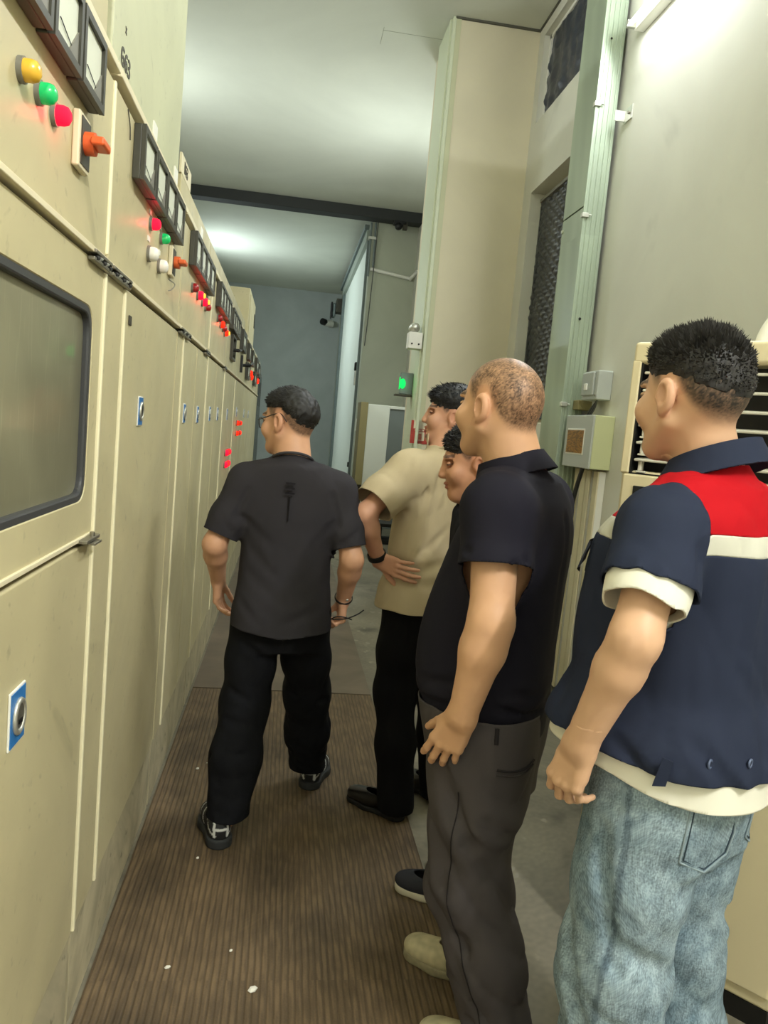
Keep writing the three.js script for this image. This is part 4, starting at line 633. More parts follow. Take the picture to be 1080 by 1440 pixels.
// ---- shirt: trunk and sleeves, opened at neck, hem and sleeve ends
function shirtField(S, o) {
  const { P } = S, tr = loft(P.trunk, o.off ?? 0), sl = o.sleeve;     // sleeve radii at shoulder, elbow
  const arm = (s, e) => chain([[...s, sl[0]], [mix(s[0], e[0], 0.55), mix(s[1], e[1], 0.55), mix(s[2], e[2], 0.55), sl[1]], [...e, sl[2]]], 0.03), aL = arm(P.shL, P.elL), aR = arm(P.shR, P.elR);
  const ty = o.trap ?? 0.012; const n0 = P.neck, yk = (() => { const f = (s) => cap([n0[0], n0[1] - 0.035, n0[2]], [s[0] * 0.92, s[1] + 0.004, s[2]], 0.066 + ty * 0.5, sl[0] * 0.92); const a = f(P.shL), b = f(P.shR); return (x, y, z) => Math.min(a(x, y, z), b(x, y, z)); })();
  const nf = cap([n0[0], n0[1], n0[2]], [n0[0], n0[1] + 0.06, n0[2] - 0.01], 0.07, 0.066);
  const f = (x, y, z) => { let d = smin(tr(x, y, z), yk(x, y, z), 0.06); d = smin(d, nf(x, y, z), 0.03); d = smin(d, Math.min(aL(x, y, z), aR(x, y, z)), o.armpit ?? 0.035); if (o.flare) d -= o.flare[0] * smooth(o.flare[1], o.flare[2], y); return d + (o.folds ? o.folds(x, y, z) : 0); };
  return { f, aL, aR };
}
const along = (p, s, e) => { const dx = e[0] - s[0], dy = e[1] - s[1], dz = e[2] - s[2]; return ((p[0] - s[0]) * dx + (p[1] - s[1]) * dy + (p[2] - s[2]) * dz) / (dx * dx + dy * dy + dz * dz); };
const distSeg = (s, e, r0 = 0, r1 = 0) => cap(s, e, r0, r1);
function shirt(S, o) {
  const { P, root } = S, { f, aL, aR } = shirtField(S, o), [lo, hi] = bounds([P.shL, P.shR, P.elL, P.elR, [0, P.trunk[0][0], 0]], 0.24); lo[1] = o.hem - 0.06; hi[1] = P.neck[1] + 0.13;
  const dl = distSeg(P.shL, P.elL), dr = distSeg(P.shR, P.elR), trn = loft(P.trunk, o.off ?? 0);
  const m0 = iso(f, lo, hi, o.cell ?? 0.009);
  const keep = (x, y, z) => {
    let k = y - (o.hemAt ? o.hemAt(x, z) : o.hem);
    k = Math.min(k, o.neckAt(x, y, z));
    const td = trn(x, y, z);
    for (const [s, e, dd, tEnd, sd] of [[P.shL, P.elL, dl, o.ends[0], aL], [P.shR, P.elR, dr, o.ends[1], aR]]) { const q = dd(x, y, z); if (q < o.sleeve[1] + 0.05) { const L = Math.hypot(e[0] - s[0], e[1] - s[1], e[2] - s[2]), t = along([x, y, z], s, e); k = Math.min(k, (tEnd - t) * L + (o.endWave ? o.endWave(x, y, z) : 0) + Math.max(0, sd(x, y, z) - Math.max(td, -0.004)) * 60); } }
    return k;
  };
  return { f, keep, m0 };
}
// ---- trousers
function trousers(S, o) {
  const { P, root } = S, w = o.r; // [thigh, knee, cuff]
  const leg = (h, k, a) => chain([[...h, w[0]], [mix(h[0], k[0], 0.55), mix(h[1], k[1], 0.55), mix(h[2], k[2], 0.55), mix(w[0], w[1], 0.5)], [...k, w[1]], [mix(k[0], a[0], 0.5), mix(k[1], a[1], 0.5), mix(k[2], a[2], 0.5), o.calf ?? mix(w[1], w[2], 0.5)], [a[0], a[1] - 0.04, a[2], w[2]]], 0.05);
  const a = leg(P.hipL, P.knL, P.anL), b = leg(P.hipR, P.knR, P.anR), pel = loft(o.pelvis, 0, 2.4);
  const f = (x, y, z) => { const da = a(x, y, z), db = b(x, y, z); let d = smin(da, db, 0.012); d = smin(d, pel(x, y, z), 0.05); return d + (o.folds ? o.folds(x, y, z) : 0); };
  const [lo, hi] = bounds([P.hipL, P.hipR, P.knL, P.knR, P.anL, P.anR], 0.22); lo[1] = Math.min(P.anL[1], P.anR[1]) - 0.1; hi[1] = o.waist + 0.05;
  let m = iso(f, lo, hi, o.cell ?? 0.009);
  const cu = o.cuff ?? 0.045; m = cut(m, (x, y, z) => { const near = Math.hypot(x - P.anL[0], z - P.anL[2]) < Math.hypot(x - P.anR[0], z - P.anR[2]); return Math.min(o.waist - y, y - (near ? P.anL[1] : P.anR[1]) + 0.085 - cu + (o.break ? o.break(x, y, z) : 0)); });
  return { m: thick(m, 0.004), f };
}
// ---- shoe: heel at p, pointing along yaw (0 = -z), pitched by lift
function shoe(root, o) {
  const g = new THREE.Group(); g.name = 'shoe'; g.position.set(...o.p); g.rotation.set(0, 0, 0); g.rotation.order = 'YXZ'; g.rotation.y = o.yaw * Math.PI / 180; g.rotation.x = (o.pitch ?? 0) * Math.PI / 180; root.add(g);
  const L = o.len ?? 0.27, hgt = o.high ?? 0.085, sh = o.sole ?? 0.024;
  const up = (() => { const heel = ell([0, 0.05, -0.035], [0.036, 0.05, 0.036]), col = cap([0, hgt - 0.02, -0.045], [0, 0.05, -0.05], 0.039, 0.038), ins = cap([0, 0.062, -0.08], [0, 0.045, -0.15], 0.036, 0.034), toe = ell([o.toeX ?? 0.004, 0.034, -L + 0.062], [0.046, o.toeH ?? 0.034, 0.06]), ball = ell([0.002, 0.036, -0.16], [0.046, 0.036, 0.06]); return (x, y, z) => { let d = smin(heel(x, y, z), col(x, y, z), 0.02); d = smin(d, ins(x, y, z), 0.03); d = smin(d, ball(x, y, z), 0.03); d = smin(d, toe(x, y, z), 0.03); return smax(d, sh * 0.6 - y, 0.006); }; })();
  let m = iso(up, [-0.08, -0.01, -L - 0.04], [0.08, hgt + 0.03, 0.03], 0.0045); m = cut(m, (x, y, z) => hgt - y + 0.02 * smooth(-0.06, 0.0, z));
  m = thick(m, 0.004);
  const u = part('upper', geo(m, o.color), vc({ roughness: o.rough ?? 0.6 }), g);
  const so = (() => { const a = cap([0, 0, -0.036], [0.001, 0, -0.1], 0.04 + (o.flare ?? 0), 0.036 + (o.flare ?? 0)), b = cap([0.001, 0, -0.1], [0.003, 0, -0.165], 0.036 + (o.flare ?? 0), 0.05 + (o.flare ?? 0)), c = cap([0.003, 0, -0.165], [0.004, 0, -L + 0.05], 0.05 + (o.flare ?? 0), 0.046); return (x, y, z) => { const d = smin(smin(a(x, 0, z), b(x, 0, z), 0.02), c(x, 0, z), 0.02); return smax(d, Math.abs(y - sh / 2) - sh / 2, 0.006); }; })();
  part('sole', geo(iso(so, [-0.085, -0.012, -L - 0.03], [0.085, sh + 0.012, 0.03], 0.0045), o.soleColor), vc({ roughness: 0.7 }), g);
  return { g, u };
}
const flat = (hex, amp = 0.12, f = 30) => { const c = lin(hex); return (x, y, z) => { const k = 1 + amp * noise(x * f, y * f, z * f); return [c[0] * k, c[1] * k, c[2] * k]; }; };
// band around a limb between two fractions of the segment
function band(a, b, t0, t1, r, col, name, root, th = 0.004) { const p = V(...a).lerp(V(...b), t0), q = V(...a).lerp(V(...b), t1), d = q.clone().sub(p), L = d.length(); const pts = [[r, 0], [r + th, 0.001], [r + th, L - 0.001], [r, L], [r, 0]].map(([u, v]) => new THREE.Vector2(u, v)); const g = new THREE.LatheGeometry(pts, 28); g.applyQuaternion(new THREE.Quaternion().setFromUnitVectors(V(0, 1, 0), d.normalize())); g.translate(p.x, p.y, p.z); return part(name, g, col, root); }
// ---------------------------------------------------------------- the five men
const fold = (x, y, z, sx, sy, sz, a) => { const n = noise(x * sx, y * sy, z * sz); const r = Math.abs(n); return 1.7 * a * (0.55 - Math.sqrt(r + 0.004)); };
// cloth creases along segments: a groove between two low ridges; [from, to, depth, width]
function creases(list) { const c = list.map(([a, b, d, w]) => [cap(a, b, 0, 0), d, w, bounds([a, b], w * 2.6)]); return (x, y, z) => { let s = 0; for (const [f, d, w, [lo, hi]] of c) { if (x < lo[0] || y < lo[1] || z < lo[2] || x > hi[0] || y > hi[1] || z > hi[2]) continue; const q = f(x, y, z) / w, e = q * q; s += d * (1 - 1.1 * e) * Math.exp(-e); } return s; }; }
const line = (rows, z) => cat(rows, z)[0];
const HAIRLINE = [[-0.12, 0.085], [-0.085, 0.078], [-0.065, 0.066], [-0.05, 0.04], [-0.035, 0.012], [-0.018, 0.005], [-0.005, 0.032], [0.02, 0.034], [0.036, 0.0], [0.055, -0.035], [0.08, -0.062], [0.13, -0.066]];
const roundNeck = (S, R, dy, slope) => { const n = S.P.neck; return (x, y, z) => Math.max(Math.hypot(x - n[0], z - n[2]) - R, n[1] + dy + slope * (z - n[2]) - y); };
const ringAt = (S, R, y0, slope, r, mat, name, parent) => { const n = S.P.neck, pts = []; for (let k = 0; k < 40; k++) { const a = k / 40 * 2 * Math.PI, x = n[0] + R * Math.cos(a), z = n[2] + R * Math.sin(a); pts.push(V(x, n[1] + y0 + slope * (z - n[2]), z)); } return part(name, new THREE.TubeGeometry(new THREE.CatmullRomCurve3(pts, true), 80, r, 7, true), mat, parent); };
// turned-down collar around the neck
function collar(S, o) { const n = S.P.neck, R0 = o.r0, R1 = o.r1, h = o.h, f = (x, y, z) => { const t = clamp((y - n[1] - o.y - o.slope * (z - n[2])) / h), R = mix(R0, R1, t), ln = (o.lean ?? 0) * t; return Math.hypot(x - n[0], (z - n[2] - ln) * 1.02) - R; }; let m = iso(f, [n[0] - 0.16, n[1] - 0.14, n[2] - 0.16], [n[0] + 0.16, n[1] + 0.16, n[2] + 0.16], 0.0045); m = cut(m, (x, y, z) => { const t = y - n[1] - o.y - o.slope * (z - n[2]); return Math.min(t, h - t, o.gap ? 0.03 + Math.abs(x - n[0]) * 1.0 - (z - n[2] < 0 ? 0.036 : 0) : 1); }); return geo(thick(m, 0.005), o.color); }

// ---- walking man in the charcoal T-shirt
{
  const P = { label: 'man in a charcoal T-shirt and black trousers walking away, head turned to the cabinets', at: [0.03, -2.88], turn: -2, skin: 0xcf9d7c, stubbleBase: 0.6,
    head: { c: [-0.03, 1.553, -0.01], turn: 58, pitch: -4, s: 0.97, jaw: 1.04 }, neck: [0, 1.4, 0.03, 0.069, 0.06],
    trunk: [[0.66, 0.182, 0.155, 0, 0], [0.8, 0.18, 0.15, 0, 0], [0.95, 0.174, 0.132, 0, 0], [1.1, 0.168, 0.124, 0, 0], [1.22, 0.176, 0.124, 0, 0.004], [1.32, 0.18, 0.11, 0, 0.012], [1.39, 0.12, 0.085, 0, 0.024]],
    shL: [-0.172, 1.32, 0.012], shR: [0.178, 1.315, 0.012], elL: [-0.262, 1.085, 0.05], elR: [0.245, 1.065, 0.06], wrL: [-0.258, 0.915, -0.12], wrR: [0.232, 0.885, -0.07], arm: [0.048, 0.041, 0.041, 0.029],
    hipL: [-0.09, 0.84, 0], hipR: [0.09, 0.84, 0], knL: [-0.115, 0.465, -0.01], knR: [0.12, 0.47, -0.17], anL: [-0.14, 0.1, 0.165], anR: [0.155, 0.09, -0.32],
    handL: { w: [-0.258, 0.915, -0.12], d: [0.03, -0.93, -0.25], n: [1, 0, 0.25], side: 1, curl: [[0.35, 0.5, 0.4], [0.4, 0.6, 0.4], [0.45, 0.65, 0.4], [0.5, 0.7, 0.4]], thumb: [0.5, 0.3, 0.4, 0.2], s: 0.95 },
    handR: { w: [0.232, 0.885, -0.07], d: [-0.02, -0.97, -0.1], n: [-1, 0, 0.2], side: -1, curl: [[0.9, 1.2, 0.7], [0.95, 1.25, 0.7], [1.0, 1.25, 0.7], [1.0, 1.2, 0.7]], thumb: [0.3, 0.9, 0.7, 0.5], s: 0.95 },
    stubble: (x, y, z) => smooth(0, 0.022, y - line(HAIRLINE, z)) * 0.85 };
  const S = person(P), root = S.root;
  hair(S, { thick: (x, y, z) => 0.002 + 0.012 * smooth(0.03, 0.085, y + 0.55 * Math.max(0, z - 0.02)), cover: (x, y, z) => y - 0.052 + 0.9 * Math.max(0, z - 0.015) - 0.5 * Math.max(0, -z - 0.06) - 0.006 * noise(x * 60, z * 60), tufts: 3000, length: (x, y, z) => 0.012, flow: (x, y, z) => [0, -0.6 * smooth(0.02, 0.09, z), -0.9], lift: 0.25, color: 0x0a0a0b, color2: 0x1c1918 });
  const o = { sleeve: [0.066, 0.063, 0.064], off: 0, hem: 0.755, ends: [0.84, 0.82], neckAt: roundNeck(S, 0.072, 0.012, 0.42), flare: [0.008, 1.0, 0.82], folds: (x, y, z) => fold(x, y, z, 7, 3.2, 7, 0.004) + fold(x + y * 0.5, y, z, 4, 6, 4, 0.003) - 0.006 * Math.exp(-(((Math.abs(x) - 0.15) / 0.04) ** 2) - ((y - 1.24) / 0.07) ** 2), hemAt: (x, z) => 0.77 + 0.02 * Math.abs(x) / 0.18 - 0.006 * noise(x * 8, z * 8) };
  { const base = o.folds, cr = creases([[[-0.17, 1.2, 0.09], [-0.05, 1.1, 0.14], 0.008, 0.02], [[-0.17, 1.12, 0.09], [-0.04, 1.0, 0.14], 0.009, 0.022], [[-0.17, 1.02, 0.1], [0.0, 0.9, 0.16], 0.008, 0.024], [[0.17, 1.2, 0.09], [0.07, 1.07, 0.14], 0.008, 0.02], [[0.17, 1.05, 0.1], [0.04, 0.96, 0.15], 0.008, 0.022], [[0.18, 0.9, 0.1], [0.02, 0.83, 0.16], 0.007, 0.022], [[-0.19, 0.92, 0.08], [-0.08, 0.82, 0.16], 0.008, 0.02], [[-0.15, 1.3, 0.1], [-0.2, 1.18, 0.09], 0.007, 0.014], [[0.15, 1.3, 0.1], [0.2, 1.16, 0.09], 0.007, 0.014], [[-0.24, 1.2, 0.09], [-0.2, 1.14, 0.1], 0.006, 0.014], [[0.26, 1.18, 0.1], [0.2, 1.13, 0.1], 0.006, 0.014]]); o.folds = (x, y, z) => base(x, y, z) + cr(x, y, z); }
  const sh = shirt(S, o), cloth = fabric({ color: 0x343236, roughness: 0.9 });
  const t = part('t_shirt', geo(thick(cut(sh.m0, sh.keep), 0.004)), cloth, root, 'charcoal T-shirt');
  ringAt(S, 0.0735, 0.014, 0.42, 0.0055, std({ color: 0x343236, roughness: 0.9 }), 'neck_rib', t);
  const dk = fabric({ color: 0x1d1b1f, roughness: 0.8 }); for (let k = 0; k < 3; k++) part('back_seam', bx(-0.017, 1.335 - k * 0.018, 0.139 - k * 0.0, 0.017, 1.341 - k * 0.018, 0.1435, 0.001), dk, t); part('back_seam', bx(-0.0015, 1.2, 0.126, 0.0015, 1.29, 0.1375, 0.0007), dk, t);
  const wkC = creases([[[-0.21, 0.56, 0.06], [-0.06, 0.5, 0.1], 0.009, 0.02], [[-0.22, 0.44, 0.08], [-0.06, 0.42, 0.13], 0.01, 0.022], [[-0.22, 0.3, 0.1], [-0.07, 0.34, 0.17], 0.009, 0.02], [[-0.22, 0.2, 0.18], [-0.06, 0.17, 0.24], 0.01, 0.018], [[-0.21, 0.14, 0.2], [-0.07, 0.12, 0.25], 0.009, 0.014], [[-0.15, 0.74, 0.1], [-0.02, 0.66, 0.1], 0.008, 0.022], [[0.15, 0.72, 0.1], [0.03, 0.64, 0.08], 0.008, 0.022], [[0.05, 0.5, -0.08], [0.2, 0.46, -0.1], 0.009, 0.02], [[0.06, 0.22, -0.2], [0.22, 0.18, -0.22], 0.01, 0.018]]);
  const tr = trousers(S, { r: [0.094, 0.088, 0.078], calf: 0.09, pelvis: [[0.7, 0.14, 0.1, 0, 0], [0.82, 0.158, 0.11, 0, 0.004], [0.96, 0.15, 0.1, 0, 0]], waist: 0.92, cuff: 0.085, folds: (x, y, z) => fold(x, y, z, 9, 3, 9, 0.006) + fold(x, y + z * 0.6, z, 5, 13, 5, 0.008) * smooth(0.55, 0.2, y) + wkC(x, y, z) });
  part('trousers', geo(tr.m), fabric({ color: 0x15161a, roughness: 0.85 }), root, 'black trousers');
  const wl = lin(0xd5d6d2), bl = lin(0x17181a), shoeCol = (x, y, z) => { const w = (Math.abs(x) > 0.018 && Math.abs(Math.sin(z * 46 + y * 70)) < 0.24 && y > 0.035 && y < 0.078) || (z > -0.012 && Math.abs(y - 0.07) < 0.005) || (z > -0.02 && Math.abs(Math.abs(x) - 0.024) < 0.004 && y > 0.04); return w ? wl : bl; };
  for (const [p, yaw, pitch] of [[[-0.15, 0.006, 0.222], 16, 0], [[0.16, 0.006, -0.262], -12, 0]]) { const s = shoe(root, { p, yaw, pitch, color: shoeCol, soleColor: flat(0x2b2d2e), sole: 0.034, flare: 0.008, high: 0.095, len: 0.28 }); for (const zz of [-0.09, -0.11, -0.13]) part('lace', rod(V(-0.024, 0.092 + (zz + 0.09) * 0.35, zz), V(0.024, 0.092 + (zz + 0.09) * 0.35, zz), 0.003, 6), M.white, s.g); }
  // glasses
  const gl = new THREE.Group(); gl.name = 'eyeglasses'; gl.userData.label = 'thin black-rimmed glasses'; root.add(gl); const fh = (a) => V(...S.fromHead(a)), fr = std({ color: 0x0a0a0a, roughness: 0.35 });
  for (const s of [-1, 1]) { const ring = []; for (let k = 0; k < 28; k++) { const a = k / 28 * 2 * Math.PI; ring.push(fh([s * 0.033 + 0.025 * Math.cos(a), -0.004 + 0.02 * Math.sin(a), -0.107 + 0.012 * Math.abs(Math.cos(a)) * (Math.cos(a) * s > 0 ? 1 : 0)])); } part('rim', new THREE.TubeGeometry(new THREE.CatmullRomCurve3(ring, true), 56, 0.0016, 6, true), fr, gl); const c = new THREE.BufferGeometry(), ps = []; const mid = fh([s * 0.033, -0.004, -0.106]); for (let k = 0; k < 28; k++) { const a = ring[k], b = ring[(k + 1) % 28]; ps.push(mid.x, mid.y, mid.z, a.x, a.y, a.z, b.x, b.y, b.z); } c.setAttribute('position', new THREE.Float32BufferAttribute(ps, 3)); c.computeVertexNormals(); part('lens', c, new THREE.MeshPhysicalMaterial({ color: 0xffffff, transmission: 1, roughness: 0.02, thickness: 0 }), gl); part('temple', new THREE.TubeGeometry(new THREE.CatmullRomCurve3([fh([s * 0.058, 0.006, -0.098]), fh([s * 0.074, 0.012, -0.06]), fh([s * 0.082, 0.026, 0.0]), fh([s * 0.083, 0.024, 0.025]), fh([s * 0.078, -0.004, 0.045])]), 30, 0.002, 6), fr, gl); }
  part('bridge', rod(fh([-0.009, 0.002, -0.11]), fh([0.009, 0.002, -0.11]), 0.0016, 6), fr, gl);
  // bracelet
  const br = band(P.elR, P.wrR, 0.93, 0.97, 0.033, std({ color: 0x241c14, roughness: 0.5 }), 'bracelet', root, 0.003); const bd = new THREE.SphereGeometry(0.006, 10, 8); bd.translate(0.245, 0.893, -0.03); part('bead', bd, M.bracket, br);
  // the thing dangling from his right hand
  const c0 = [0.215, 0.79, -2.99 + 0.0]; const cd = thing('spectacles', 'thin black folded spectacles held in the walking man\'s right hand', 'glasses', [0.25, 0.8, -2.95]);
  part('temple', hose([V(-0.06, 0.0, 0.03), V(-0.02, 0.012, 0.045), V(0.03, 0.02, 0.05), V(0.075, 0.04, 0.045), V(0.095, 0.055, 0.04)], 0.0026, 24, 6), fr, cd); part('temple', hose([V(-0.055, -0.01, 0.035), V(-0.01, 0.026, 0.055), V(0.03, 0.024, 0.056), V(0.05, 0.016, 0.05)], 0.0026, 24, 6), fr, cd);
}
// ---- man in the beige T-shirt, hand on hip
{
  const P = { label: 'man in a beige T-shirt with one hand on his hip and a black wristband', at: [0.6, -3.05], turn: 40, skin: 0xc9967a, stubbleBase: 0.6, beard: true,
    head: { c: [0.055, 1.632, 0.01], turn: 40, pitch: 4, s: 0.98, jaw: 0.95 }, neck: [0.01, 1.475, 0.03, 0.067, 0.057],
    trunk: [[0.78, 0.2, 0.155, 0, 0], [0.92, 0.195, 0.15, 0, 0], [1.05, 0.182, 0.13, 0, 0], [1.2, 0.178, 0.124, 0, 0], [1.32, 0.185, 0.12, 0, 0.004], [1.4, 0.175, 0.105, 0, 0.012], [1.46, 0.115, 0.085, 0, 0.024]],
    shL: [-0.175, 1.405, 0.0], shR: [0.175, 1.395, 0.01], elL: [-0.355, 1.235, -0.03], elR: [0.23, 1.13, 0.05], wrL: [-0.235, 1.05, -0.05], wrR: [0.23, 0.92, -0.09], arm: [0.046, 0.039, 0.04, 0.027],
    hipL: [-0.09, 0.9, 0], hipR: [0.09, 0.9, 0], knL: [-0.1, 0.5, -0.02], knR: [0.1, 0.5, 0.03], anL: [-0.115, 0.09, 0.055], anR: [0.12, 0.09, 0.08],
    handL: { w: [-0.235, 1.05, -0.05], d: [0.22, -0.2, 0.95], n: [0.95, 0.1, -0.2], side: 1, curl: [[0.15, 0.25, 0.2], [0.15, 0.3, 0.2], [0.2, 0.3, 0.2], [0.2, 0.35, 0.2]], thumb: [0.9, 0.15, 0.3, 0.1], s: 0.95 },
    handR: { w: [0.23, 0.92, -0.09], d: [0, -0.95, -0.2], n: [-1, 0, 0], side: -1, curl: [[0.3, 0.4, 0.3]], s: 0.95 },
    stubble: (x, y, z) => smooth(0, 0.018, y - line(HAIRLINE, z)) * 0.8 };
  const S = person(P), root = S.root;
  hair(S, { thick: (x, y, z) => 0.003 + 0.016 * smooth(0.02, 0.09, y), cover: (x, y, z) => y - 0.03 + 1.1 * Math.max(0, z - 0.01) - 0.55 * Math.max(0, -z - 0.05) - 0.005 * noise(x * 60, z * 60), tufts: 2200, length: (x, y, z) => z < -0.05 ? 0.02 : 0.011, flow: (x, y, z) => [0, -0.5 * smooth(0.02, 0.09, z), -0.9], lift: 0.3, color: 0x0a0a0c, color2: 0x1d1c20, seed: 8 });
  const o = { sleeve: [0.078, 0.082, 0.09], hem: 0.86, ends: [0.78, 0.8], armpit: 0.05, neckAt: roundNeck(S, 0.071, 0.015, 0.4), flare: [0.012, 1.05, 0.88], folds: (x, y, z) => fold(x + 0.4 * y, y, z, 8, 3, 8, 0.006) + fold(x - y, y, z, 10, 3, 10, 0.004) * smooth(1.1, 1.35, y) + 0.012 * Math.exp(-(((x + 0.17) / 0.05) ** 2) - ((y - 1.03) / 0.03) ** 2), hemAt: (x, z) => 0.858 + 0.012 * noise(x * 9, z * 9) };
  { const base = o.folds, cr = creases([[[-0.1, 1.4, 0.1], [-0.13, 1.18, 0.13], 0.009, 0.018], [[-0.14, 1.38, 0.08], [-0.17, 1.2, 0.1], 0.009, 0.016], [[-0.06, 1.36, 0.12], [-0.1, 1.12, 0.14], 0.007, 0.018], [[-0.19, 1.05, 0.07], [-0.04, 1.2, 0.14], 0.009, 0.02], [[-0.18, 1.02, 0.1], [0.02, 1.08, 0.15], 0.009, 0.02], [[-0.18, 0.98, 0.12], [0.04, 0.96, 0.16], 0.008, 0.022], [[-0.22, 1.36, 0.03], [-0.3, 1.24, 0.04], 0.006, 0.016]]); o.folds = (x, y, z) => base(x, y, z) + cr(x, y, z); }
  const sh = shirt(S, o); const t = part('t_shirt', geo(thick(cut(sh.m0, sh.keep), 0.004)), fabric({ color: 0xb9aa8c, roughness: 0.92 }), root, 'beige T-shirt');
  ringAt(S, 0.072, 0.017, 0.4, 0.0055, std({ color: 0xb0a284, roughness: 0.9 }), 'neck_rib', t);
  const tr = trousers(S, { r: [0.1, 0.08, 0.074], pelvis: [[0.76, 0.145, 0.105, 0, 0], [0.88, 0.158, 0.112, 0, 0.006], [1.0, 0.145, 0.1, 0, 0]], waist: 0.96, cuff: 0.03, folds: (x, y, z) => fold(x, y, z, 9, 3, 9, 0.005) });
  part('trousers', geo(tr.m), fabric({ color: 0x0e0e10, roughness: 0.85 }), root, 'black trousers');
  for (const [p, yaw] of [[[-0.125, 0.006, 0.105], 6], [[0.125, 0.006, 0.125], -8]]) shoe(root, { p, yaw, color: flat(0x14110f, 0.1), rough: 0.3, soleColor: flat(0x0d0c0b), sole: 0.022, high: 0.075, len: 0.285, toeH: 0.03 });
  band(P.elL, P.wrL, 0.84, 0.94, 0.0335, std({ color: 0x0a0a0b, roughness: 0.6 }), 'wristband', root, 0.004);
}
// ---- man between them, only his face and feet show
{
  const P = { label: 'smiling man with short black hair leaning forward behind the man in the polo shirt', at: [0.72, -2.42], turn: 70, skin: 0xbf8a6a, stubbleBase: 0.6,
    head: { c: [-0.08, 1.475, -0.11], turn: 14, pitch: -10, s: 0.97, jaw: 1.06, cheek: 1.1 }, neck: [-0.06, 1.33, -0.07, 0.062, 0.058],
    trunk: [[0.7, 0.18, 0.14, 0, 0.02], [0.9, 0.185, 0.145, 0, 0.0], [1.05, 0.185, 0.14, -0.01, -0.015], [1.18, 0.185, 0.125, -0.03, -0.04], [1.26, 0.17, 0.105, -0.045, -0.055], [1.32, 0.11, 0.085, -0.06, -0.07]],
    shL: [-0.21, 1.265, -0.05], shR: [0.11, 1.265, -0.06], elL: [-0.2, 1.0, 0.0], elR: [0.2, 1.0, 0.0], wrL: [-0.18, 0.8, -0.06], wrR: [0.2, 0.8, -0.06],
    hipL: [-0.085, 0.86, 0.02], hipR: [0.085, 0.86, 0.02], knL: [-0.08, 0.47, 0.0], knR: [0.09, 0.47, 0.02], anL: [-0.075, 0.09, -0.015], anR: [0.1, 0.09, 0.06],
    handL: { w: [-0.18, 0.8, -0.06], d: [0, -0.95, -0.2], n: [1, 0, 0], side: 1, curl: [[0.3, 0.4, 0.3]], s: 0.95 }, handR: { w: [0.2, 0.8, -0.06], d: [0, -0.95, -0.2], n: [-1, 0, 0], side: -1, curl: [[0.3, 0.4, 0.3]], s: 0.95 },
    stubble: (x, y, z) => smooth(0, 0.02, y - line(HAIRLINE, z)) * 0.85 };
  const S = person(P), root = S.root;
  hair(S, { thick: (x, y, z) => 0.003 + 0.012 * smooth(0.02, 0.09, y), cover: (x, y, z) => y - 0.038 + 1.0 * Math.max(0, z - 0.015) - 0.5 * Math.max(0, -z - 0.06), tufts: 2400, length: () => 0.011, flow: (x, y, z) => [0, -0.4 * smooth(0.02, 0.09, z), -0.6], lift: 0.4, color: 0x0b0b0c, color2: 0x201c1a, seed: 12 });
  const o = { sleeve: [0.068, 0.066, 0.068], hem: 0.8, ends: [0.8, 0.8], neckAt: roundNeck(S, 0.075, 0.012, 0.3), folds: (x, y, z) => fold(x, y, z, 7, 4, 7, 0.004) };
  const sh = shirt(S, o); part('t_shirt', geo(thick(cut(sh.m0, sh.keep), 0.004)), fabric({ color: 0x16171e, roughness: 0.9 }), root);
  const tr = trousers(S, { r: [0.095, 0.075, 0.068], pelvis: [[0.72, 0.155, 0.12, 0, 0.02], [0.84, 0.165, 0.125, 0, 0.02], [0.96, 0.155, 0.115, 0, 0.01]], waist: 0.94, cuff: 0.03, cell: 0.012 });
  part('trousers', geo(tr.m), fabric({ color: 0x131316, roughness: 0.85 }), root, 'black trousers');
  for (const [p, yaw] of [[[-0.075, 0.006, 0.035], -4], [[0.105, 0.006, 0.115], -8]]) shoe(root, { p, yaw, color: flat(0x23242e, 0.1), rough: 0.8, soleColor: flat(0xc9c3b0, 0.05), sole: 0.024, high: 0.07, len: 0.275, toeH: 0.03, flare: 0.002 });
}
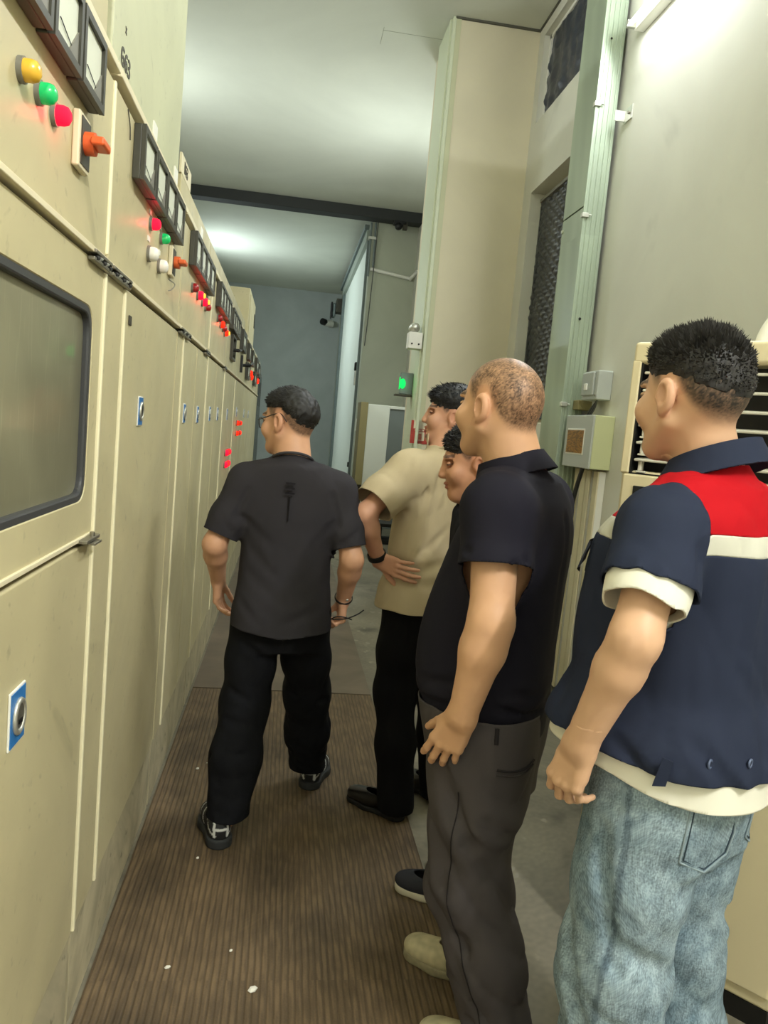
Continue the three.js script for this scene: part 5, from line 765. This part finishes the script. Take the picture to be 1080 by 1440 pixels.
// ---- man in the dark polo shirt
{
  const P = { label: 'stout man with a shaved head in a dark navy polo shirt and grey trousers', at: [0.585, -1.85], turn: 58, skin: 0xd2a37e,
    head: { c: [-0.03, 1.632, -0.07], turn: -20, pitch: 0, s: 1.0, jaw: 1.08, cheek: 1.1 }, neck: [-0.015, 1.47, -0.012, 0.074, 0.068],
    trunk: [[0.8, 0.168, 0.15, 0, -0.03], [0.875, 0.172, 0.156, 0, -0.034], [0.93, 0.182, 0.17, 0, -0.042], [1.05, 0.178, 0.17, 0, -0.044], [1.2, 0.176, 0.156, 0, -0.026], [1.32, 0.188, 0.138, 0, 0.0], [1.4, 0.175, 0.112, 0, 0.012], [1.46, 0.12, 0.09, 0, 0.0]],
    shL: [-0.19, 1.395, 0.0], shR: [0.19, 1.395, 0.01], elL: [-0.25, 1.15, 0.03], elR: [0.25, 1.12, 0.03], wrL: [-0.245, 0.925, -0.015], wrR: [0.25, 0.9, -0.1], arm: [0.056, 0.049, 0.05, 0.034],
    hipL: [-0.09, 0.83, -0.01], hipR: [0.09, 0.83, -0.01], knL: [-0.105, 0.46, 0.0], knR: [0.11, 0.46, -0.05], anL: [-0.11, 0.085, 0.135], anR: [0.14, 0.085, -0.02],
    handL: { w: [-0.245, 0.925, -0.015], d: [0.16, -0.9, -0.4], n: [0.98, 0.15, 0.0], side: 1, curl: [[0.2, 0.35, 0.2], [0.18, 0.38, 0.22], [0.2, 0.4, 0.22], [0.26, 0.42, 0.22]], thumb: [0.45, 0.35, 0.1, 0.2], spread: 0.07, s: 1.04 },
    handR: { w: [0.25, 0.9, -0.1], d: [0, -0.95, -0.2], n: [-1, 0, 0], side: -1, curl: [[0.3, 0.4, 0.3]] },
    stubble: (x, y, z) => smooth(-0.002, 0.035, y - line(HAIRLINE, z)) * 1.0, hairColor: 0x3c2716 };
  const S = person(P), root = S.root;
  const n = P.neck, o = { sleeve: [0.08, 0.076, 0.074], hem: 0.83, ends: [0.5, 0.5], armpit: 0.045, trap: 0.02, neckAt: roundNeck(S, 0.083, 0.012, 0.3), cell: 0.0075, folds: (x, y, z) => fold(x, y, z, 6, 3, 6, 0.003) + fold(x, y + 0.6 * z, z, 4, 16, 4, 0.006) * (smooth(1.02, 0.9, y) + 0.8 * Math.exp(-(((x + 0.19) / 0.07) ** 2) - ((y - 1.23) / 0.06) ** 2)) };
  { const base = o.folds, cr = creases([[[-0.24, 1.3, 0.08], [-0.18, 1.22, 0.11], 0.008, 0.014], [[-0.2, 1.27, 0.1], [-0.11, 1.13, 0.14], 0.01, 0.02], [[-0.19, 1.2, 0.1], [-0.08, 1.02, 0.14], 0.008, 0.02], [[-0.29, 1.28, -0.05], [-0.27, 1.25, 0.08], 0.008, 0.012], [[-0.28, 1.31, -0.06], [-0.27, 1.29, 0.08], 0.007, 0.012], [[-0.2, 1.26, -0.09], [-0.12, 1.33, -0.15], 0.009, 0.018], [[-0.2, 0.93, 0.03], [-0.04, 0.905, 0.13], 0.009, 0.013], [[-0.19, 0.97, 0.05], [-0.06, 0.95, 0.14], 0.008, 0.015], [[-0.2, 0.92, -0.03], [-0.12, 0.9, -0.19], 0.009, 0.014], [[-0.2, 0.99, 0.0], [-0.15, 0.95, -0.16], 0.007, 0.018], [[0.1, 1.25, 0.14], [0.04, 1.0, 0.14], 0.008, 0.022], [[-0.04, 1.38, 0.12], [-0.03, 1.1, 0.14], 0.006, 0.02]]); o.folds = (x, y, z) => base(x, y, z) + cr(x, y, z); }
  const pkC = creases([[[-0.2, 0.82, -0.1], [-0.2, 0.6, 0.02], 0.013, 0.026], [[-0.2, 0.6, 0.02], [-0.1, 0.42, 0.12], 0.013, 0.03], [[-0.21, 0.72, -0.12], [-0.21, 0.48, -0.03], 0.012, 0.026], [[-0.2, 0.66, 0.06], [-0.06, 0.58, 0.14], 0.01, 0.024], [[-0.21, 0.44, -0.08], [-0.2, 0.26, 0.04], 0.011, 0.026], [[-0.2, 0.36, 0.02], [-0.1, 0.22, 0.16], 0.011, 0.026], [[-0.2, 0.16, 0.04], [-0.06, 0.14, 0.22], 0.01, 0.018], [[-0.2, 0.56, -0.13], [-0.2, 0.34, -0.1], 0.01, 0.024]]);
  const sh = shirt(S, o), navy = fabric({ color: 0x1e1d27, roughness: 0.85 });
  const t = part('polo_shirt', geo(thick(cut(sh.m0, sh.keep), 0.004)), navy, root, 'dark navy polo shirt');
  part('collar', collar(S, { r0: 0.102, r1: 0.079, h: 0.055, y: -0.004, slope: 0.36, lean: -0.018, gap: true, color: null }), navy, t);
  for (const y of [1.36, 1.29]) { const b = new THREE.SphereGeometry(0.006, 10, 8); b.scale(1, 1, 0.5); b.translate(-0.02, y, -0.122 - (1.36 - y) * 0.35); part('button', b, M.white, t); }
  const tw = lin(0x3d393a), tr = trousers(S, { r: [0.108, 0.096, 0.084], calf: 0.094, pelvis: [[0.66, 0.145, 0.125, 0, -0.02], [0.78, 0.174, 0.145, 0, -0.024], [0.9, 0.179, 0.16, 0, -0.036]], waist: 0.895, cuff: 0.03, cell: 0.0075,
    folds: (x, y, z) => fold(x, y + z * 0.9, z, 4, 7, 4, 0.012) * smooth(0.85, 0.65, y) + fold(x, y * 0.4 - z, z, 5, 6, 8, 0.007) + fold(x, y, z, 10, 22, 10, 0.006) * smooth(0.3, 0.12, y) + pkC(x, y, z) });
  const tp = part('trousers', geo(tr.m), fabric({ color: 0x4b4647, roughness: 0.8 }), root, 'dark grey trousers');
  const skirt = (y, deg) => { const a = deg * Math.PI / 180, cx = -Math.cos(a), cz = Math.sin(a); let r = 0.34; for (let k = 0; k < 90; k++) { const d = tr.f(cx * r, y, cz * r - 0.02); if (d < 0.0004) break; r -= Math.max(d * 0.6, 0.0004); } return V(cx * (r + 0.0015), y, cz * (r + 0.0015) - 0.02); };
  const dkW = fabric({ color: 0x2c292b, roughness: 0.85 }), welt = []; for (let k = 0; k <= 14; k++) welt.push(skirt(0.792 - 0.008 * Math.sin(k / 14 * Math.PI), 24 + 40 * k / 14));
  part('pocket_welt', new THREE.TubeGeometry(new THREE.CatmullRomCurve3(welt), 40, 0.0032, 6), dkW, tp); part('pocket_welt', new THREE.TubeGeometry(new THREE.CatmullRomCurve3(welt.map((q) => q.clone().add(V(0, -0.012, 0)))), 40, 0.0026, 6), std({ color: 0x363233, roughness: 0.85 }), tp);
  { const a = skirt(0.888, 22), b = skirt(0.852, 22); part('belt_loop', rod(a, b, 0.006, 6), dkW, tp); }
  { const sm = []; for (let k = 0; k <= 24; k++) { const y = 0.72 - 0.62 * k / 24, a = P.knL[0] + 0; let x = -0.36; const cz0 = mix(-0.02, 0.1, smooth(0.5, 0.1, y)); for (let e = 0; e < 90; e++) { const d = tr.f(x, y, cz0); if (d < 0.0004) break; x += Math.max(d * 0.6, 0.0004); } sm.push(V(x - 0.0008, y, cz0)); } part('side_seam', new THREE.TubeGeometry(new THREE.CatmullRomCurve3(sm), 60, 0.0016, 5), dkW, tp); }
  for (const [p, yaw] of [[[-0.115, 0.006, 0.2], 2], [[0.145, 0.006, 0.035], -4]]) { const s = shoe(root, { p, yaw, color: flat(0xb9b08f, 0.25, 60), rough: 0.8, soleColor: flat(0x8f876c, 0.3, 90), sole: 0.026, high: 0.08, len: 0.285 }); for (const zz of [-0.1, -0.125, -0.15]) part('lace', rod(V(-0.024, 0.084 + (zz + 0.1) * 0.3, zz), V(0.024, 0.084 + (zz + 0.1) * 0.3, zz - 0.01), 0.003, 6), M.white, s.g); }
}
// ---- man in the red and navy work jacket
{
  const P = { label: 'tall man in a red and navy work jacket and light blue jeans', at: [0.835, -1.42], turn: 38, skin: 0xd3a886, stubbleBase: 0.72,
    head: { c: [-0.045, 1.668, -0.045], turn: -16, pitch: -3, s: 1.0, jaw: 0.98 }, neck: [-0.01, 1.515, 0.0, 0.064, 0.058],
    trunk: [[0.85, 0.205, 0.205, 0, -0.03], [0.98, 0.203, 0.2, 0, -0.032], [1.12, 0.196, 0.19, 0, -0.034], [1.28, 0.196, 0.184, 0, -0.034], [1.38, 0.2, 0.172, 0, -0.026], [1.45, 0.185, 0.132, 0, -0.006], [1.5, 0.125, 0.09, 0, 0.01]],
    shL: [-0.19, 1.42, 0.0], shR: [0.19, 1.42, 0.01], elL: [-0.29, 1.235, 0.02], elR: [0.25, 1.17, 0.03], wrL: [-0.268, 1.01, -0.07], wrR: [0.26, 0.96, -0.1], arm: [0.048, 0.042, 0.042, 0.031],
    hipL: [-0.095, 0.96, 0], hipR: [0.095, 0.96, 0], knL: [-0.105, 0.51, -0.03], knR: [0.11, 0.51, 0.0], anL: [-0.11, 0.085, 0.03], anR: [0.13, 0.085, 0.06],
    handL: { w: [-0.268, 1.01, -0.07], d: [0.02, -0.95, -0.28], n: [1, 0, 0.15], side: 1, curl: [[0.45, 0.65, 0.4], [0.5, 0.7, 0.4], [0.55, 0.75, 0.4], [0.6, 0.75, 0.4]], thumb: [0.45, 0.4, 0.3, 0.3] },
    handR: { w: [0.26, 0.96, -0.1], d: [0, -0.95, -0.2], n: [-1, 0, 0], side: -1, curl: [[0.3, 0.4, 0.3]] },
    stubble: (x, y, z) => smooth(-0.004, 0.045, y - line(HAIRLINE, z)) * 1.05 };
  const S = person(P), root = S.root;
  hair(S, { thick: (x, y, z) => 0.002 + 0.008 * smooth(0.0, 0.09, y), cover: (x, y, z) => y - 0.036 + 0.42 * Math.max(0, z - 0.02) - 0.7 * Math.max(0, -z - 0.04) - 0.004 * noise(x * 40, y * 40, z * 40), tufts: 6500, length: (x, y, z) => 0.004 + 0.013 * smooth(0.05, 0.1, y), flow: (x, y, z) => [0, -0.3 + 0.7 * smooth(0.0, 0.09, y), -0.3], lift: 0.6, color: 0x0e0e0f, color2: 0x2c2824, seed: 21 });
  const navy = fabric({ color: 0x272d3f, roughness: 0.8 }), red = fabric({ color: 0xae0c18, roughness: 0.8 }), refl = std({ color: 0xc9c7b8, roughness: 0.45 }), wht = fabric({ color: 0xe9e6d6, roughness: 0.9 });
  const o = { sleeve: [0.08, 0.08, 0.082], hem: 0.995, ends: [0.55, 0.55], armpit: 0.03, trap: 0.03, flare: [0.036, 1.12, 0.99], neckAt: roundNeck(S, 0.082, 0.012, 0.3), cell: 0.0075, hemAt: (x, z) => 1.0 - 0.02 * smooth(-0.1, 0.15, z) + 0.006 * noise(x * 10, z * 10), endWave: (x, y, z) => 0.012 * noise(x * 25, y * 8, z * 25),
    folds: (x, y, z) => fold(x + 0.3 * y, y, z, 7, 2.4, 7, 0.007) + fold(x, y, z, 14, 5, 14, 0.0035) + fold(x * 1.0 + z, y, 0, 12, 1.2, 4, 0.006) * smooth(1.2, 1.0, y) };
  { const b0 = o.folds, cr = creases([[[-0.21, 1.22, 0.1], [-0.09, 0.99, 0.2], 0.012, 0.026], [[-0.22, 1.1, 0.08], [-0.14, 0.97, 0.17], 0.012, 0.02], [[-0.19, 1.26, 0.12], [-0.03, 1.1, 0.17], 0.009, 0.024], [[-0.04, 1.34, 0.15], [-0.05, 1.02, 0.18], 0.008, 0.026], [[0.06, 1.36, 0.15], [0.03, 1.0, 0.18], 0.009, 0.028], [[-0.12, 1.47, 0.12], [-0.15, 1.4, 0.13], 0.007, 0.012], [[0.02, 1.46, 0.13], [0.03, 1.4, 0.15], 0.006, 0.012], [[-0.06, 1.48, 0.12], [-0.08, 1.42, 0.14], 0.005, 0.014], [[-0.31, 1.38, 0.04], [-0.34, 1.26, 0.07], 0.008, 0.018], [[-0.28, 1.36, -0.07], [-0.33, 1.25, -0.04], 0.009, 0.018], [[-0.22, 1.4, 0.09], [-0.23, 1.28, 0.12], 0.01, 0.016], [[-0.23, 1.02, -0.02], [-0.2, 0.95, 0.1], 0.01, 0.02], [[-0.18, 1.2, -0.16], [-0.22, 1.0, -0.14], 0.01, 0.024]]); o.folds = (x, y, z) => b0(x, y, z) + cr(x, y, z); }
  const jkC = creases([[[-0.21, 0.84, -0.04], [-0.2, 0.58, 0.02], 0.01, 0.022], [[-0.2, 0.62, 0.04], [-0.06, 0.54, 0.12], 0.011, 0.024], [[-0.21, 0.55, -0.08], [-0.2, 0.36, 0.0], 0.011, 0.024], [[-0.2, 0.46, 0.04], [-0.08, 0.38, 0.11], 0.01, 0.022], [[-0.16, 0.7, 0.12], [-0.05, 0.62, 0.12], 0.009, 0.02], [[0.05, 0.66, 0.12], [0.18, 0.56, 0.08], 0.01, 0.024], [[-0.22, 0.26, 0.0], [-0.06, 0.22, 0.13], 0.011, 0.02]]);
  const sh = shirt(S, o), base = cut(sh.m0, sh.keep), band0 = 1.385, band1 = 1.422;
  const body = (x, y, z) => { const wv = 0.006 * noise(x * 6, z * 6); return y - wv; }, side = (x, y) => 0.188 + (1.48 - y) * 0.12 - Math.abs(x);   // > 0 on the trunk, < 0 on the sleeve
  const jk = part('jacket', geo(thick(cut(base, (x, y, z) => Math.max(band0 - body(x, y, z), -side(x, y))), 0.004)), navy, root, 'navy work jacket');
  part('yoke', geo(thick(cut(base, (x, y, z) => Math.min(body(x, y, z) - band1, side(x, y))), 0.004)), red, jk, 'red shoulder yoke');
  const rb = cut(base, (x, y, z) => Math.min(body(x, y, z) - band0, band1 - body(x, y, z), side(x, y))); part('reflective_band', geo(thick(rb, 0.004)), refl, jk, 'pale reflective band');
  part('collar', collar(S, { r0: 0.112, r1: 0.083, h: 0.055, y: 0.0, slope: 0.4, gap: true, color: null }), navy, jk);
  for (const lx of [-0.1, -0.17]) { let z = 0.3; for (let k = 0; k < 60; k++) { const d = sh.f(lx, 1.02, z); if (d < 0.0005) break; z -= Math.max(d * 0.7, 0.0005); } const b = new THREE.TorusGeometry(0.007, 0.0022, 8, 18); b.translate(lx, 1.02, z + 0.003); const bt = part('button', b, std({ color: 0x5a6580, roughness: 0.4 }), jk); const ct = new THREE.CylinderGeometry(0.006, 0.006, 0.003, 14); ct.rotateX(Math.PI / 2); ct.translate(lx, 1.02, z + 0.002); part('button_face', ct, std({ color: 0x232938, roughness: 0.5 }), bt); }
  { const g = new THREE.Shape(); g.moveTo(0, 0); g.lineTo(0.022, 0.004); g.lineTo(0.03, 0.05); g.lineTo(0.012, 0.055); g.lineTo(0, 0); const e = new THREE.ExtrudeGeometry(g, { depth: 0.004, bevelEnabled: false }); e.rotateY(-1.1); e.translate(-0.238, 0.972, 0.06); part('hem_tab', e, navy, jk); }
  { // chest pocket flap laid on the left front
    const front = (lx, y) => { let z = -0.36; for (let k = 0; k < 90; k++) { const d = sh.f(lx, y, z); if (d < 0.0004) break; z += Math.max(d * 0.6, 0.0004); } return z; };
    const pts = [], ix = [], nu = 8, nv = 5; for (let s = 0; s < 2; s++) for (let v = 0; v <= nv; v++) for (let u = 0; u <= nu; u++) { const lx = -0.155 + 0.11 * u / nu, y = 1.365 - (0.05 + 0.02 * (1 - Math.abs(u / nu - 0.5) * 2)) * v / nv; pts.push(lx, y, front(lx, y) - (s ? 0.001 : 0.007 + 0.012 * v / nv)); }
    const W = nu + 1, N = W * (nv + 1); for (let v = 0; v < nv; v++) for (let u = 0; u < nu; u++) { const a = v * W + u; ix.push(a, a + 1, a + W, a + 1, a + W + 1, a + W, N + a, N + a + W, N + a + 1, N + a + 1, N + a + W, N + a + W + 1); }
    const g = new THREE.BufferGeometry(); g.setAttribute('position', new THREE.Float32BufferAttribute(pts, 3)); g.setIndex(ix); g.computeVertexNormals(); part('pocket_flap', g, navy, jk); }
  // white T-shirt showing below the jacket and under the sleeves
  const wf = { ...o, off: -0.012, sleeve: [0.066, 0.068, 0.072], hem: 0.93, ends: [0.72, 0.72], flare: [0.031, 1.1, 0.97], hemAt: (x, z) => 0.965 - 0.04 * smooth(-0.12, 0.15, z) + 0.006 * noise(x * 6, z * 6), endWave: (x, y, z) => 0.015 * noise(x * 18, y * 8, z * 18), folds: (x, y, z) => fold(x, y, z, 8, 3, 8, 0.004) };
  const ws = shirt(S, wf); part('t_shirt', geo(thick(cut(ws.m0, (x, y, z) => Math.min(ws.keep(x, y, z), Math.max(1.34 - y, Math.abs(x) - 0.215))), 0.004)), wht, root, 'white T-shirt hem');
  // jeans
  const c1 = lin(0xb4c5ce), c2 = lin(0x748a99), c3 = lin(0x2b3c4e);
  const jt = trousers(S, { r: [0.112, 0.103, 0.107], calf: 0.105, pelvis: [[0.78, 0.16, 0.13, 0, 0.005], [0.9, 0.178, 0.142, 0, 0.008], [1.03, 0.165, 0.13, 0, 0]], waist: 1.01, cuff: 0.02, cell: 0.0075, folds: (x, y, z) => fold(x, y + z * 0.8, z, 5, 9, 5, 0.009) * smooth(0.85, 0.6, y) + fold(x, y, z, 9, 4, 9, 0.006) + fold(x, y, z, 8, 18, 8, 0.006) * smooth(0.35, 0.15, y) + jkC(x, y, z) });
  const dn = tex(512, (u, v) => { const g = tile(u, v, 90, 3), w = tile(u * 3, v * 0.5, 60, 8), f = tfbm(u, v, 7, 14); const b = 0.86 + 0.3 * g * 0.6 + 0.18 * w + 0.3 * f; return [b * 0.98, b, b * 1.01]; }, true, 3.2);
  const jn = part('jeans', geo(jt.m, (x, y, z) => { const k = clamp(0.45 + 0.9 * fbm(x * 9, y * 6, z * 9, 3) + 0.35 * noise(x * 40, y * 40, z * 40)); let c = mix3(c1, c2, k); const seam = Math.abs(z + 0.012 * Math.sin(y * 6)) < 0.006 && Math.abs(x) > 0.15; if (seam) c = mix3(c, c3, 0.5); return c; }, (x, y, z) => [Math.atan2(z, x + (x < 0 ? 0.1 : -0.1)) * 0.11, y]), fabric({ vertexColors: true, map: dn, roughness: 0.9 }), root, 'light blue washed jeans');
  const seat = (y, lx) => { let z = 0.28; for (let k = 0; k < 80; k++) { const d = jt.f(lx, y, z); if (d < 0.0004) break; z -= Math.max(d * 0.6, 0.0004); } return z; };
  for (const s of [-1, 1]) { const out = [[0.045, 0.94], [0.047, 0.86], [0.05, 0.815], [0.1, 0.787], [0.158, 0.815], [0.162, 0.86], [0.162, 0.94]].map(([a, y]) => V(s * a, y, seat(y, s * a) + 0.0015)); const path = new THREE.CurvePath(); for (let k = 0; k + 1 < out.length; k++) path.add(new THREE.LineCurve3(out[k], out[k + 1])); const pk = part('back_pocket', new THREE.TubeGeometry(path, 120, 0.0022, 5), std({ color: 0x8fa0a8, roughness: 0.9 }), jn); part('pocket_stitching', new THREE.TubeGeometry((() => { const q = new THREE.CurvePath(); const inn = out.map((p) => V(s * 0.103 + (p.x - s * 0.103) * 0.9, 0.865 + (p.y - 0.865) * 0.92, p.z + 0.0)); inn.forEach((p) => { p.z = seat(p.y, p.x) + 0.001; }); for (let k = 0; k + 1 < inn.length; k++) q.add(new THREE.LineCurve3(inn[k], inn[k + 1])); return q; })(), 120, 0.0014, 5), std({ color: 0x33434f, roughness: 0.9 }), pk); }
  for (const [p, yaw] of [[[-0.115, 0.0, 0.095], 4], [[0.135, 0.0, 0.12], -6]]) shoe(root, { p, yaw, color: flat(0xd0cfc8, 0.06), rough: 0.7, soleColor: flat(0xdad8d0, 0.04), sole: 0.028, high: 0.085, len: 0.285 });
}
renderer.render(scene, camera);
